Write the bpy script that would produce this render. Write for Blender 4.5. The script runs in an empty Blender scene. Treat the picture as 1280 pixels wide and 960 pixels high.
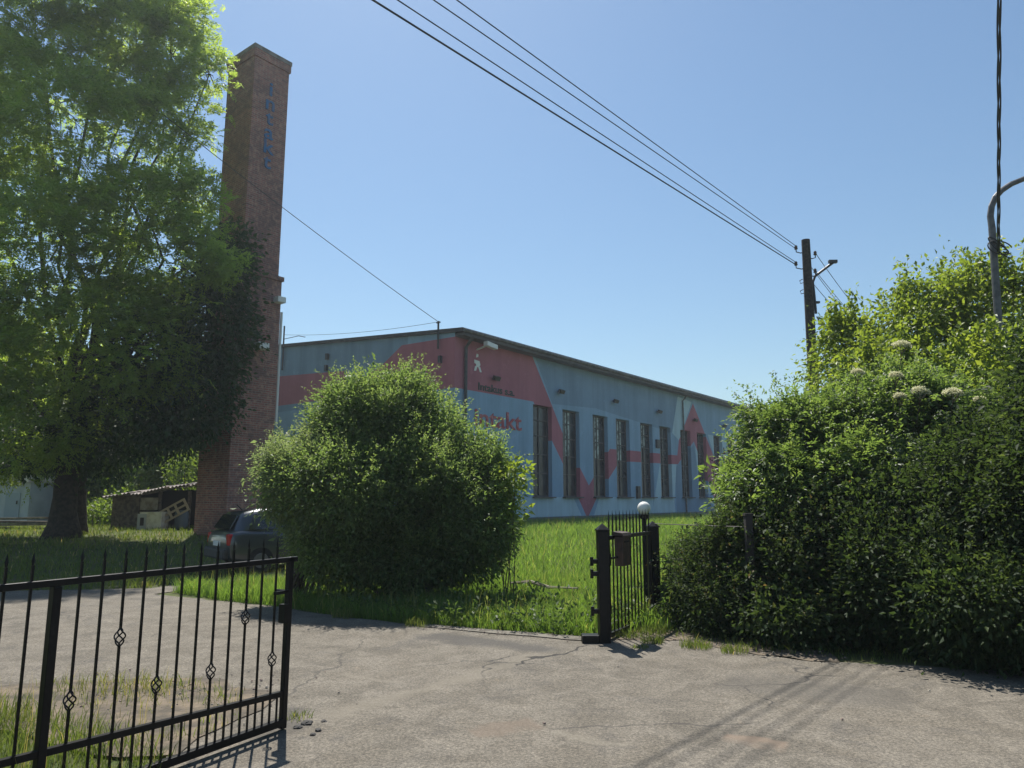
import bpy, bmesh, math, random
import numpy as np
from mathutils import Vector, Matrix
R = math.radians
random.seed(5)
S = bpy.context.scene
COL = S.collection

# ------------------------------------------------------------------ camera, sky, sun, exposure
EYE, FPX, PITCH = 1.65, 900.0, R(9)
cam_d = bpy.data.cameras.new('camera'); cam = bpy.data.objects.new('camera', cam_d); COL.objects.link(cam)
cam.location = (0, 0, EYE); cam.rotation_euler = (R(90) + PITCH, 0, 0)
cam_d.sensor_width = 36; cam_d.lens = 36 * FPX / 1280; cam_d.clip_start = .05; cam_d.clip_end = 3000
S.camera = cam
SUN_EL, SUN_AZ = R(59), R(-17)          # azimuth clockwise from straight ahead
W = bpy.data.worlds.new('World'); S.world = W; W.use_nodes = True
nt = W.node_tree; nt.nodes.clear()
sky = nt.nodes.new('ShaderNodeTexSky'); sky.sky_type = 'NISHITA'; sky.sun_disc = False
sky.sun_elevation = SUN_EL; sky.sun_rotation = SUN_AZ
sky.air_density = 1.3; sky.dust_density = .5; sky.ozone_density = 3.0
bg = nt.nodes.new('ShaderNodeBackground'); bg.inputs[1].default_value = .074
wo = nt.nodes.new('ShaderNodeOutputWorld')
tn = nt.nodes.new('ShaderNodeMix'); tn.data_type = 'RGBA'; tn.blend_type = 'MULTIPLY'; tn.inputs[0].default_value = 1; tn.inputs[7].default_value = (.90, .995, 1.02, 1)
nt.links.new(sky.outputs[0], tn.inputs[6]); nt.links.new(tn.outputs[2], bg.inputs[0]); nt.links.new(bg.outputs[0], wo.inputs[0])
sl = bpy.data.lights.new('sun', 'SUN'); sl.energy = 5.0; sl.angle = R(.5); sl.color = (1, .95, .87)
sun = bpy.data.objects.new('sun', sl); COL.objects.link(sun)
sd = Vector((math.sin(SUN_AZ) * math.cos(SUN_EL), math.cos(SUN_AZ) * math.cos(SUN_EL), math.sin(SUN_EL)))
sun.location = sd * 60; sun.rotation_euler = (-sd).to_track_quat('-Z', 'Y').to_euler()
S.view_settings.view_transform = 'Standard'; S.view_settings.look = 'None'
S.view_settings.exposure = 0.6; S.view_settings.gamma = 1; S.view_settings.use_curve_mapping = False
S.render.engine = 'CYCLES'; S.cycles.max_bounces = 10; S.cycles.diffuse_bounces = 6; S.cycles.transmission_bounces = 6; S.cycles.transparent_max_bounces = 8

# ------------------------------------------------------------------ places: pixel of the 1280x960 photo + distance -> metres
def ray(px, py):
    a = (px - 640) / FPX; b = (480 - py) / FPX
    return Vector((a, math.cos(PITCH) - b * math.sin(PITCH), math.sin(PITCH) + b * math.cos(PITCH)))
def at(px, py, Y):
    d = ray(px, py); return Vector((0, 0, EYE)) + d * (Y / d.y)
def hgt(y):
    t = min(max((y - 11) / 18, 0), 1); return .45 * t * t * (3 - 2 * t)
def hgt_np(y):
    t = np.clip((y - 11) / 18, 0, 1); return .45 * t * t * (3 - 2 * t)
def gnd(px, py):
    d = ray(px, py); t = EYE / -d.z
    for i in range(60): t = .5 * t + .5 * (EYE - hgt(d.y * t)) / -d.z
    return Vector((d.x * t, d.y * t, hgt(d.y * t)))

# ------------------------------------------------------------------ node materials
def mat(name, col=(.5, .5, .5), rough=.7, metal=0., spec=.5, noise=None, bump=None, coat=0.):
    """noise=(scale, colour2, lo, hi): colour breaks up to colour2; bump=(scale, strength)"""
    m = bpy.data.materials.new(name); m.use_nodes = True
    t = m.node_tree; b = t.nodes['Principled BSDF']
    b.inputs['Base Color'].default_value = (*col, 1); b.inputs['Roughness'].default_value = rough
    b.inputs['Metallic'].default_value = metal; b.inputs['Specular IOR Level'].default_value = spec
    b.inputs['Coat Weight'].default_value = coat
    tc = t.nodes.new('ShaderNodeTexCoord')
    if noise:
        n = t.nodes.new('ShaderNodeTexNoise'); n.inputs['Scale'].default_value = noise[0]; n.inputs['Detail'].default_value = 6
        t.links.new(tc.outputs['Object'], n.inputs['Vector'])
        r = t.nodes.new('ShaderNodeValToRGB')
        r.color_ramp.elements[0].position = noise[2]; r.color_ramp.elements[0].color = (*col, 1)
        r.color_ramp.elements[1].position = noise[3]; r.color_ramp.elements[1].color = (*noise[1], 1)
        t.links.new(n.outputs[0], r.inputs[0]); t.links.new(r.outputs[0], b.inputs['Base Color'])
    if bump:
        n2 = t.nodes.new('ShaderNodeTexNoise'); n2.inputs['Scale'].default_value = bump[0]; n2.inputs['Detail'].default_value = 5
        t.links.new(tc.outputs['Object'], n2.inputs['Vector'])
        bp = t.nodes.new('ShaderNodeBump'); bp.inputs['Strength'].default_value = bump[1]; bp.inputs['Distance'].default_value = .02
        t.links.new(n2.outputs[0], bp.inputs['Height']); t.links.new(bp.outputs[0], b.inputs['Normal'])
    return m

class NT:
    """small helper for longer node trees"""
    def __init__(s, m): s.t = m.node_tree; s.b = s.t.nodes['Principled BSDF']
    def n(s, typ, **kw):
        nd = s.t.nodes.new(typ)
        for k, v in kw.items():
            if k.startswith('i_'):
                key = k[2:]; key = int(key) if key.isdigit() else key.replace('_', ' ')
                nd.inputs[key].default_value = v
            else: setattr(nd, k, v)
        return nd
    def l(s, a, b): s.t.links.new(a, b)
    def noise(s, vec, scale, detail=5, rough=.55, dist=0):
        nd = s.n('ShaderNodeTexNoise'); nd.inputs['Scale'].default_value = scale; nd.inputs['Detail'].default_value = detail
        nd.inputs['Roughness'].default_value = rough; nd.inputs['Distortion'].default_value = dist
        s.l(vec, nd.inputs['Vector']); return nd.outputs[0]
    def ramp(s, fac, stops):
        nd = s.n('ShaderNodeValToRGB'); e = nd.color_ramp.elements
        while len(e) < len(stops): e.new(.5)
        for k, (p, c) in enumerate(stops):
            e[k].position = p; e[k].color = (c, c, c, 1) if isinstance(c, (int, float)) else (*c, 1)
        s.l(fac, nd.inputs[0]); return nd.outputs[0]
    def mix(s, fac, a, b, mode='MIX'):
        nd = s.n('ShaderNodeMix', data_type='RGBA', blend_type=mode)
        for i, v in ((0, fac), (6, a), (7, b)):
            if isinstance(v, (int, float)): nd.inputs[i].default_value = v
            elif isinstance(v, tuple): nd.inputs[i].default_value = (*v, 1)
            else: s.l(v, nd.inputs[i])
        return nd.outputs[2]
    def math(s, op, a, b=0.):
        nd = s.n('ShaderNodeMath', operation=op)
        for i, v in ((0, a), (1, b)):
            if isinstance(v, (int, float)): nd.inputs[i].default_value = v
            else: s.l(v, nd.inputs[i])
        return nd.outputs[0]
    def bump(s, height, strength, dist=.02):
        bp = s.n('ShaderNodeBump'); bp.inputs['Strength'].default_value = strength; bp.inputs['Distance'].default_value = dist
        s.l(height, bp.inputs['Height']); s.l(bp.outputs[0], s.b.inputs['Normal'])

def leaf_mat(name, stops, trans=.45, tcol=(1.5, 1.6, .6), rough=.45, spec=.35):
    """leaves: every leaf carries its own 'tint'; thin leaves let the sun through"""
    m = bpy.data.materials.new(name); m.use_nodes = True; k = NT(m)
    at_ = k.n('ShaderNodeAttribute', attribute_name='tint')
    c = k.ramp(at_.outputs['Fac'], stops)
    k.l(c, k.b.inputs['Base Color']); k.b.inputs['Roughness'].default_value = rough; k.b.inputs['Specular IOR Level'].default_value = spec
    tr = k.n('ShaderNodeBsdfTranslucent'); tc = k.mix(1., c, tcol, 'MULTIPLY'); k.l(tc, tr.inputs[0])
    mx = k.n('ShaderNodeMixShader'); mx.inputs[0].default_value = trans
    out = k.t.nodes['Material Output']
    k.l(k.b.outputs[0], mx.inputs[1]); k.l(tr.outputs[0], mx.inputs[2]); k.l(mx.outputs[0], out.inputs[0])
    return m

# ------------------------------------------------------------------ mesh builder
class MB:
    def __init__(s): s.v = []; s.f = []
    def add(s, vs, fs):
        o = len(s.v); s.v += [tuple(p) for p in vs]; s.f += [tuple(i + o for i in f) for f in fs]; return s
    def box(s, c, size, ax=None, ay=None, az=None):
        """box centred on c; ax, ay, az: its unit axes"""
        ax = Vector(ax or (1, 0, 0)); ay = Vector(ay or (0, 1, 0)); az = Vector(az or (0, 0, 1)); c = Vector(c)
        vs = [c + ax * (i * size[0] / 2) + ay * (j * size[1] / 2) + az * (k * size[2] / 2) for k in (-1, 1) for j in (-1, 1) for i in (-1, 1)]
        return s.add(vs, [(0, 2, 3, 1), (4, 5, 7, 6), (0, 1, 5, 4), (2, 6, 7, 3), (0, 4, 6, 2), (1, 3, 7, 5)])
    def tube(s, pts, rad, n=8, cap=True):
        pts = [Vector(p) for p in pts]
        if not isinstance(rad, (list, tuple)): rad = [rad] * len(pts)
        o = len(s.v); up = None
        for i, p in enumerate(pts):
            d = (pts[min(i + 1, len(pts) - 1)] - pts[max(i - 1, 0)]).normalized()
            if up is None:
                up = Vector((0, 0, 1)) if abs(d.z) < .9 else Vector((1, 0, 0))
            a = d.cross(up).normalized(); b = a.cross(d).normalized(); up = b
            for k in range(n):
                th = 2 * math.pi * k / n; s.v.append(tuple(p + (a * math.cos(th) + b * math.sin(th)) * rad[i]))
        for i in range(len(pts) - 1):
            for k in range(n):
                k2 = (k + 1) % n
                s.f.append((o + i * n + k, o + i * n + k2, o + (i + 1) * n + k2, o + (i + 1) * n + k))
        if cap:
            s.f.append(tuple(o + k for k in reversed(range(n)))); s.f.append(tuple(o + (len(pts) - 1) * n + k for k in range(n)))
        return s
    def prism(s, poly, ext):
        """3D polygon pushed along ext"""
        poly = [Vector(p) for p in poly]; n = len(poly); ext = Vector(ext)
        return s.add(poly + [p + ext for p in poly], [tuple(reversed(range(n))), tuple(range(n, 2 * n))] + [(i, (i + 1) % n, n + (i + 1) % n, n + i) for i in range(n)])
    def lathe(s, c, prof, n=16):
        """profile [(r, z)] spun about the vertical through c"""
        c = Vector(c); o = len(s.v)
        for r, z in prof:
            for k in range(n): s.v.append((c.x + r * math.cos(2 * math.pi * k / n), c.y + r * math.sin(2 * math.pi * k / n), c.z + z))
        for i in range(len(prof) - 1):
            for k in range(n):
                k2 = (k + 1) % n; s.f.append((o + i * n + k, o + i * n + k2, o + (i + 1) * n + k2, o + (i + 1) * n + k))
        s.f.append(tuple(o + k for k in reversed(range(n)))); s.f.append(tuple(o + (len(prof) - 1) * n + k for k in range(n)))
        return s
    def mesh(s, name):
        me = bpy.data.meshes.new(name); me.from_pydata(s.v, [], s.f); me.update(); return me
    def build(s, name, m, parent=None, smooth=False, bevel=0., label=None):
        return put(name, s.mesh(name), m, parent, smooth, bevel, label)

def put(name, me, m, parent=None, smooth=False, bevel=0., label=None):
    o = bpy.data.objects.new(name, me); COL.objects.link(o)
    for q in (m if isinstance(m, (list, tuple)) else [m]): me.materials.append(q)
    if smooth: me.polygons.foreach_set('use_smooth', [True] * len(me.polygons))
    if bevel:
        b = o.modifiers.new('bevel', 'BEVEL'); b.width = bevel; b.segments = 2; b.limit_method = 'ANGLE'
    if parent: adopt(o, parent)
    if label: o['label'] = label
    return o
def adopt(o, parent):
    """child of parent, its vertices staying in world coordinates of the first build"""
    o.parent = parent
    t = Vector((0, 0, 0)); q = parent
    while q is not None:
        t += q.location; q = q.parent if q.parent is not None and q.parent.type == 'EMPTY' else None
    if parent.type == 'EMPTY': o.matrix_parent_inverse = Matrix.Translation(-t)
def thing(name, label, cat, loc, group=None):
    o = bpy.data.objects.new(name, None); COL.objects.link(o); o.location = loc; o.empty_display_size = .2
    return tag(o, label, cat, group)
def tag(o, label, cat, group=None, kind=None):
    if label: o['label'] = label
    if cat: o['category'] = cat
    if group: o['group'] = group
    if kind: o['kind'] = kind
    return o
def struct(o): o['kind'] = 'structure'; return o
def copy_tree(o, delta, rotz=0):
    c = o.copy(); COL.objects.link(c); c.location = o.location + Vector(delta); c.rotation_euler.z += rotz
    for ch in list(o.children):
        d = ch.copy(); COL.objects.link(d); d.parent = c
        for g in list(ch.children):
            e = g.copy(); COL.objects.link(e); e.parent = d
    return c
def np_mesh(name, verts, loops, starts, tint=None):
    me = bpy.data.meshes.new(name); nv = len(verts)
    me.vertices.add(nv); me.vertices.foreach_set('co', np.ascontiguousarray(verts, dtype=np.float32).ravel())
    me.loops.add(len(loops)); me.loops.foreach_set('vertex_index', np.ascontiguousarray(loops, dtype=np.int32))
    me.polygons.add(len(starts)); me.polygons.foreach_set('loop_start', np.ascontiguousarray(starts, dtype=np.int32))
    if tint is not None:
        a = me.attributes.new('tint', 'FLOAT', 'POINT'); a.data.foreach_set('value', np.ascontiguousarray(tint, dtype=np.float32))
    me.update(calc_edges=True); return me
def text_mesh(body, size, extrude, align='CENTER', sx=1.):
    c = bpy.data.curves.new('lettering', 'FONT'); c.body = body; c.size = size; c.extrude = extrude; c.align_x = align
    c.offset = .012 * size
    o = bpy.data.objects.new('lettering', c); COL.objects.link(o)
    dg = bpy.context.evaluated_depsgraph_get(); me = bpy.data.meshes.new_from_object(o.evaluated_get(dg))
    bpy.data.objects.remove(o); bpy.data.curves.remove(c); return me

# ------------------------------------------------------------------ foliage
def unit(v): return v / np.maximum(np.linalg.norm(v, axis=-1, keepdims=True), 1e-9)
def leaf_geo(pos, ax, nr, L, asp, tint, fold=.12):
    """a folded four-point leaf for every row"""
    n = len(pos); ax = unit(ax); side = unit(np.cross(ax, nr)); nn = np.cross(side, ax)
    L = np.broadcast_to(L, (n,))[:, None]
    tip = pos + ax * L - nn * L * .12; mid = pos + ax * L * .42 + nn * L * fold
    v = np.stack([pos, mid + side * L * asp * .5, tip, mid - side * L * asp * .5], 1).reshape(-1, 3)
    o = (np.arange(n) * 4)[:, None]
    lp = np.concatenate([o + np.array([[0, 1, 2]]), o + np.array([[0, 2, 3]])], 1).ravel()
    return v, lp, np.repeat(tint, 4)
def join_geo(parts):
    vs, ls, ts, off = [], [], [], 0
    for v, l, t in parts: vs.append(v); ls.append(l + off); ts.append(t); off += len(v)
    return np.concatenate(vs), np.concatenate(ls), np.concatenate(ts)
def leaf_object(name, parts, m, parent):
    v, l, t = join_geo(parts); return put(name, np_mesh(name, v, l, np.arange(0, len(l), 3), t), m, parent)
def lobe(px, py, Y, rx, rz, ry=None):
    c = at(px, py, Y); k = c.y / FPX
    return (np.array(c), np.array([rx * k, (ry if ry else .8 * .5 * (rx + rz) * k), rz * k]))
def relief(rng, lobes, k, f):
    """bosses of foliage standing out from every lobe"""
    out = list(lobes)
    for c, r in lobes:
        for d in unit(rng.normal(size=(k, 3)) * np.array([1, 1, .9]) + np.array([0, -.15, .25])):
            q = rng.uniform(.7, 1.3); out.append((c + d * r * rng.uniform(.82, 1.0), r * f * q))
    return out
def clumps(rng, lobes, dens, lo=.55, hi=1.05, floor=None, cull=.62, thin=0.):
    """sites of leaf clumps near the surface of a set of lobes: position, outward direction"""
    P_, D_ = [], []
    for i, (c, r) in enumerate(lobes):
        area = 4 * math.pi * (((r[0] * r[1]) ** 1.6 + (r[0] * r[2]) ** 1.6 + (r[1] * r[2]) ** 1.6) / 3) ** (1 / 1.6)
        n = int(dens * area) + 3
        d = unit(rng.normal(size=(n, 3)))
        ph = rng.uniform(0, 6, 6)
        bump = 1 + .19 * np.sin(4 * d[:, 0] + ph[0] + 2 * np.sin(3 * d[:, 2] + ph[1])) * np.sin(5 * d[:, 2] + ph[2]) + .13 * np.sin(9 * d[:, 0] + 7 * d[:, 1] + ph[3]) * np.sin(8 * d[:, 2] + ph[4])
        s = (lo + (hi - lo) * np.sqrt(rng.uniform(size=n))) * bump
        p = c + d * r * s[:, None]
        keep = np.ones(n, bool)
        for j, (c2, r2) in enumerate(lobes):
            if j != i: keep &= (np.linalg.norm((p - c2) / r2, axis=1) > cull)
        if thin: keep &= rng.uniform(size=n) > thin * np.clip(d[:, 1] * 1.6 + .3, 0, 1)
        if floor is not None: keep &= p[:, 2] > floor
        P_.append(p[keep]); D_.append(unit(d[keep] / r))
    return np.concatenate(P_), np.concatenate(D_)
def spray(rng, P_, D_, per, spread, size, asp, droop=.3, tint=(0, 1), flat=.5, jit=.48, clump_tint=.6):
    """simple leaves scattered round each clump site"""
    n = len(P_); k = per; pos = np.repeat(P_, k, 0); d = np.repeat(D_, k, 0)
    off = rng.normal(size=(n * k, 3)) * spread
    pos = pos + off
    ax = unit(unit(d) * .7 + unit(off) * .6 + rng.normal(size=(n * k, 3)) * .5 + np.array([0, 0, -droop]))
    nr = unit(rng.normal(size=(n * k, 3)) * (1 - flat) + np.array([0, 0, 1.]) * flat + d * .3)
    L = size * rng.uniform(1 - jit, 1 + jit, n * k)
    ct = np.repeat(rng.uniform(size=n), k)
    t = tint[0] + (tint[1] - tint[0]) * (clump_tint * ct + (1 - clump_tint) * rng.uniform(size=n * k))
    return leaf_geo(pos, ax, nr, L, asp, t)
def pinnate(rng, P_, D_, per, spread, L, pairs, ll, asp, droop=.6, tint=(0, 1)):
    """feathered leaves: a drooping rachis carrying pairs of leaflets"""
    n = len(P_) * per; pos = np.repeat(P_, per, 0) + rng.normal(size=(n, 3)) * spread * np.array([1.25, 1.25, .5]); d = np.repeat(D_, per, 0) * np.array([1, 1, .45])
    ax = unit(unit(d) * .8 + rng.normal(size=(n, 3)) * .55 + np.array([0, 0, .1]))
    nr = unit(rng.normal(size=(n, 3)) * .25 + np.array([0, 0, 1.]) + d * .35)
    side = unit(np.cross(ax, nr)); nn = np.cross(side, ax)
    Ls = L * rng.uniform(.7, 1.25, n)
    ct = np.repeat(rng.uniform(size=len(P_)), per); parts = []
    for i in range(pairs + 1):
        s = (.18 + .82 * i / pairs); p = pos + ax * (Ls * s)[:, None] + np.array([0, 0, -1.]) * (droop * Ls * s * s * .55)[:, None]
        for sg in ((-1, 1) if i < pairs else (0,)):
            a = unit(ax * (.45 if sg else 1) + side * sg * .9 + np.array([0, 0, -.25]) + rng.normal(size=(n, 3)) * .15)
            parts.append(leaf_geo(p, a, nn + rng.normal(size=(n, 3)) * .25, ll * rng.uniform(.8, 1.2, n), asp, tint[0] + (tint[1] - tint[0]) * (.55 * ct + .45 * rng.uniform(size=n)), .05))
    return join_geo(parts)
def limb(mb, a, b, r0, r1, rng, n=6, wob=.06, sides=7, sag=0.):
    a = np.array(a); b = np.array(b); L = np.linalg.norm(b - a); pts = []
    for i in range(n + 1):
        s = i / n; p = a + (b - a) * s
        if 0 < i < n: p = p + rng.normal(size=3) * wob * L * .5
        p[2] += sag * L * math.sin(math.pi * s); pts.append(p)
    mb.tube([Vector(p) for p in pts], [r0 + (r1 - r0) * i / n for i in range(n + 1)], sides)
def inside(px, py, poly):
    r = np.zeros(len(px), bool); n = len(poly)
    for i in range(n):
        x1, y1 = poly[i]; x2, y2 = poly[(i + 1) % n]
        c = ((y1 > py) != (y2 > py)) & (px < (x2 - x1) * (py - y1) / (y2 - y1 + 1e-12) + x1); r ^= c
    return r

# ------------------------------------------------------------------ setting: ground and asphalt
YS = [-400, -60, 0, 8, 10] + [11 + .75 * i for i in range(25)] + [29.6, 45, 90, 300, 900]
def sheet(poly, dz, name, m, wob=0., seed=1):
    """flat outline laid on the gently rising ground"""
    rng = random.Random(seed); pts = []
    for i in range(len(poly)):
        a = Vector((*poly[i], 0)); b = Vector((*poly[(i + 1) % len(poly)], 0)); k = max(1, int((b - a).length / .25)) if wob and (b - a).length < 14 else 1
        for j in range(k):
            p = a.lerp(b, j / k)
            if j: p += Vector((rng.uniform(-wob, wob), rng.uniform(-wob, wob), 0))
            pts.append(p)
    bm = bmesh.new(); f = bm.faces.new([bm.verts.new(p) for p in pts])
    if f.normal.z < 0: f.normal_flip()
    bmesh.ops.triangulate(bm, faces=bm.faces[:])
    for y in YS:
        bmesh.ops.bisect_plane(bm, geom=bm.verts[:] + bm.edges[:] + bm.faces[:], plane_co=(0, y, 0), plane_no=(0, 1, 0))
    for v in bm.verts: v.co.z = hgt(v.co.y) + dz
    bm.normal_update()
    for f in bm.faces:
        if f.normal.z < 0: f.normal_flip()
    me = bpy.data.meshes.new(name); bm.to_mesh(me); bm.free()
    return put(name, me, m)

gm = mat('soil_and_grass', rough=.95, spec=.2); k = NT(gm)
tc = k.n('ShaderNodeTexCoord').outputs['Object']
c1 = k.mix(k.ramp(k.noise(tc, .35, 6), [(.35, 0.), (.65, 1.)]), (.045, .075, .018), (.10, .115, .04))
c2 = k.mix(k.ramp(k.noise(tc, 6, 6), [(.45, 0.), (.7, 1.)]), c1, (.12, .10, .06))
k.l(c2, k.b.inputs['Base Color']); k.bump(k.noise(tc, 30, 6), .8, .03)
struct(sheet([(-700, -390), (700, -390), (700, 880), (-700, 880)], 0, 'ground', gm))

am = mat('old_asphalt', rough=.9, spec=.3); k = NT(am)
tc = k.n('ShaderNodeTexCoord').outputs['Object']
big = k.noise(tc, .55, 6, .6, .4); mid = k.noise(tc, 2.6, 6, .65, .6); fine = k.noise(tc, 55, 3, .7); grit = k.noise(tc, 190, 2, .7)
base = k.mix(k.ramp(big, [(.35, 0.), (.65, 1.)]), (.098, .088, .072), (.130, .115, .092))
base = k.mix(k.ramp(mid, [(.40, 0.), (.62, 1.)]), base, (.158, .142, .117))
base = k.mix(k.ramp(k.noise(tc, 1.1, 7, .7, 1.2), [(.55, 0.), (.66, .55)]), base, (.076, .071, .065))     # worn darker patches
base = k.mix(k.ramp(k.noise(tc, 3.3, 5, .6, .9), [(.65, 0.), (.74, .45)]), base, (.235, .19, .138))           # sandy spots
base = k.mix(.75, base, k.ramp(fine, [(.32, (.4, .39, .38)), (.5, (1., 1., 1.)), (.66, (1.7, 1.66, 1.6))]), 'MULTIPLY')
base = k.mix(.8, base, k.ramp(grit, [(.32, (.5, .5, .5)), (.5, (1., 1., 1.)), (.7, (1.7, 1.66, 1.6))]), 'MULTIPLY')
# cracks: wavering cell borders kept only in some areas
wv = k.n('ShaderNodeVectorMath', operation='ADD')
nz = k.n('ShaderNodeTexNoise'); nz.inputs['Scale'].default_value = 2.2; nz.inputs['Detail'].default_value = 5; k.l(tc, nz.inputs['Vector'])
sc_ = k.n('ShaderNodeVectorMath', operation='SCALE'); sc_.inputs['Scale'].default_value = .55; k.l(nz.outputs['Color'], sc_.inputs[0])
k.l(tc, wv.inputs[0]); k.l(sc_.outputs[0], wv.inputs[1])
vo = k.n('ShaderNodeTexVoronoi', feature='DISTANCE_TO_EDGE'); vo.inputs['Scale'].default_value = .38; k.l(wv.outputs[0], vo.inputs['Vector'])
crk = k.math('MULTIPLY', k.ramp(vo.outputs['Distance'], [(.0, 1.), (.006, 0.)]), k.ramp(k.noise(tc, .5, 3), [(.5, 0.), (.56, 1.)]))
def seam(a, b, wid, col, base, amp, extra=None):
    """a mended joint or crack running from a to b on the ground"""
    a = Vector((a[0], a[1])); b = Vector((b[0], b[1])); d = (b - a).normalized(); nrm = Vector((-d.y, d.x)); L = (b - a).length
    dn = k.n('ShaderNodeVectorMath', operation='DOT_PRODUCT'); dn.inputs[1].default_value = (nrm.x, nrm.y, 0); k.l(wv.outputs[0], dn.inputs[0])
    dt = k.n('ShaderNodeVectorMath', operation='DOT_PRODUCT'); dt.inputs[1].default_value = (d.x, d.y, 0); k.l(tc, dt.inputs[0])
    off = nrm.dot(a) + .275 * (nrm.x + nrm.y)
    q = k.math('ABSOLUTE', k.math('SUBTRACT', dn.outputs['Value'], off))
    m1 = k.ramp(k.math('DIVIDE', q, wid), [(.35, 1.), (1., 0.)])
    s = k.math('DIVIDE', k.math('SUBTRACT', dt.outputs['Value'], d.dot(a)), L)
    m2 = k.ramp(s, [(0., 0.), (.06, 1.), (.9, 1.), (1., 0.)])
    mm = k.math('MULTIPLY', k.math('MULTIPLY', m1, m2), amp)
    return k.mix(mm, base, col), mm
A = lambda x, y: gnd(x, y)
base, _ = seam(A(395, 902), A(690, 815), .16, (.19, .168, .132), base, .5)
base, _ = seam(A(530, 795), A(705, 815), .3, (.062, .058, .054), base, .75)
base, _ = seam(A(585, 918), A(675, 905), .14, (.17, .13, .098), base, .5)
base, _ = seam(A(900, 925), A(985, 940), .10, (.20, .15, .11), base, .7)
base, _ = seam(A(430, 842), A(520, 858), .07, (.22, .195, .155), base, .35)
base, _ = seam(A(690, 915), A(790, 935), .06, (.24, .215, .17), base, .4)
base, _ = seam(A(380, 885), A(330, 930), .2, (.05, .047, .045), base, .5)
base, _ = seam(A(900, 850), A(1150, 880), .5, (.085, .078, .068), base, .5)
base, c_a = seam(A(640, 834), A(735, 806), .022, (.03, .028, .026), base, .95)
base, c_b = seam(A(345, 880), A(470, 795), .02, (.05, .046, .042), base, .6)
base, c_c = seam(A(680, 912), A(960, 905), .02, (.05, .046, .042), base, .7)
base, c_d = seam(A(150, 852), A(300, 868), .025, (.03, .028, .026), base, .9)
base = k.mix(crk, base, (.045, .042, .04))
k.l(base, k.b.inputs['Base Color'])
hh = k.math('SUBTRACT', k.math('ADD', k.math('MULTIPLY', fine, .7), k.math('ADD', k.math('MULTIPLY', mid, 1.5), k.math('MULTIPLY', grit, .4))), k.math('ADD', crk, c_a))
k.bump(hh, .55, .015)

lawn_edge = [(-6.15, 12.75), (-4.6, 11.95), (-3.45, 11.3), (-2.81, 10.75), (-1.9, 10.2), (-1.26, 9.8), (-.4, 9.42), (.5, 9.05), (.95, 8.85), (1.9, 8.85), (2.19, 8.5), (2.43, 8.12), (2.96, 7.7), (4.92, 7.22), (9, 6.2), (15, 4.7)]
asphalt = lawn_edge + [(30, 1.), (30, -30), (-6, -30), (-3.6, 0), (-2.7, 3.6), (-2.2, 4.9), (-2.9, 5.8), (-3.6, 6.6), (-4.4, 6.7), (-6.5, 6.2), (-14, 5), (-24, 4), (-24, 14.5), (-14, 14.2), (-9, 13.1), (-6.6, 13.45), (-5.4, 15.2), (-4.4, 17.4), (-3.0, 19.4), (-1.9, 18.2), (-3.3, 15.9), (-4.6, 14.5), (-5.9, 13.2)]
struct(sheet(asphalt, .012, 'driveway', am, .05))
km = mat('worn_kerb_setts', (.16, .145, .118), .9, noise=(7, (.085, .075, .06), .4, .62), bump=(40, .6))
struct(sheet([(-1.2, 9.86), (-.4, 9.46), (.5, 9.09), (.93, 8.9), (.93, 8.68), (.4, 8.9), (-.5, 9.3), (-1.2, 9.64)], .022, 'kerb_strip', km, .03))
sand = mat('dry_sandy_dirt', (.165, .128, .088), .95, noise=(5, (.075, .062, .045), .38, .6), bump=(30, .8))
struct(sheet([(-4.3, 6.75), (-3.4, 6.95), (-2.6, 6.9), (-1.95, 6.35), (-2.05, 5.7), (-2.15, 4.95), (-2.5, 4.9), (-3.3, 5.3), (-4.6, 5.9), (-5.5, 6.2)], .020, 'dirt_patch', sand, .09))
struct(sheet([(1.1, 8.75), (1.95, 8.75), (2.25, 8.35), (2.6, 7.95), (3.3, 7.6), (3.4, 8.4), (2.5, 9.3), (1.9, 9.6), (1.1, 9.3)], .018, 'bare_soil', sand, .06))

# haze added to imitate lens glare: lifts the far dark parts a little
hz = bpy.data.materials.new('glare_haze'); hz.use_nodes = True; hz.node_tree.nodes.clear()
pv = hz.node_tree.nodes.new('ShaderNodeVolumePrincipled'); pv.inputs['Color'].default_value = (.84, .92, 1, 1); pv.inputs['Density'].default_value = .0008; pv.inputs['Anisotropy'].default_value = .45
ho = hz.node_tree.nodes.new('ShaderNodeOutputMaterial'); hz.node_tree.links.new(pv.outputs[0], ho.inputs['Volume'])
q = MB(); q.box((0, 245, 10.5), (1440, 1320, 23.2)); hb = q.build('haze', hz); hb['kind'] = 'stuff'; hb['label'] = 'thin haze added over the yard to imitate lens glare'; hb['category'] = 'haze'

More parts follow.
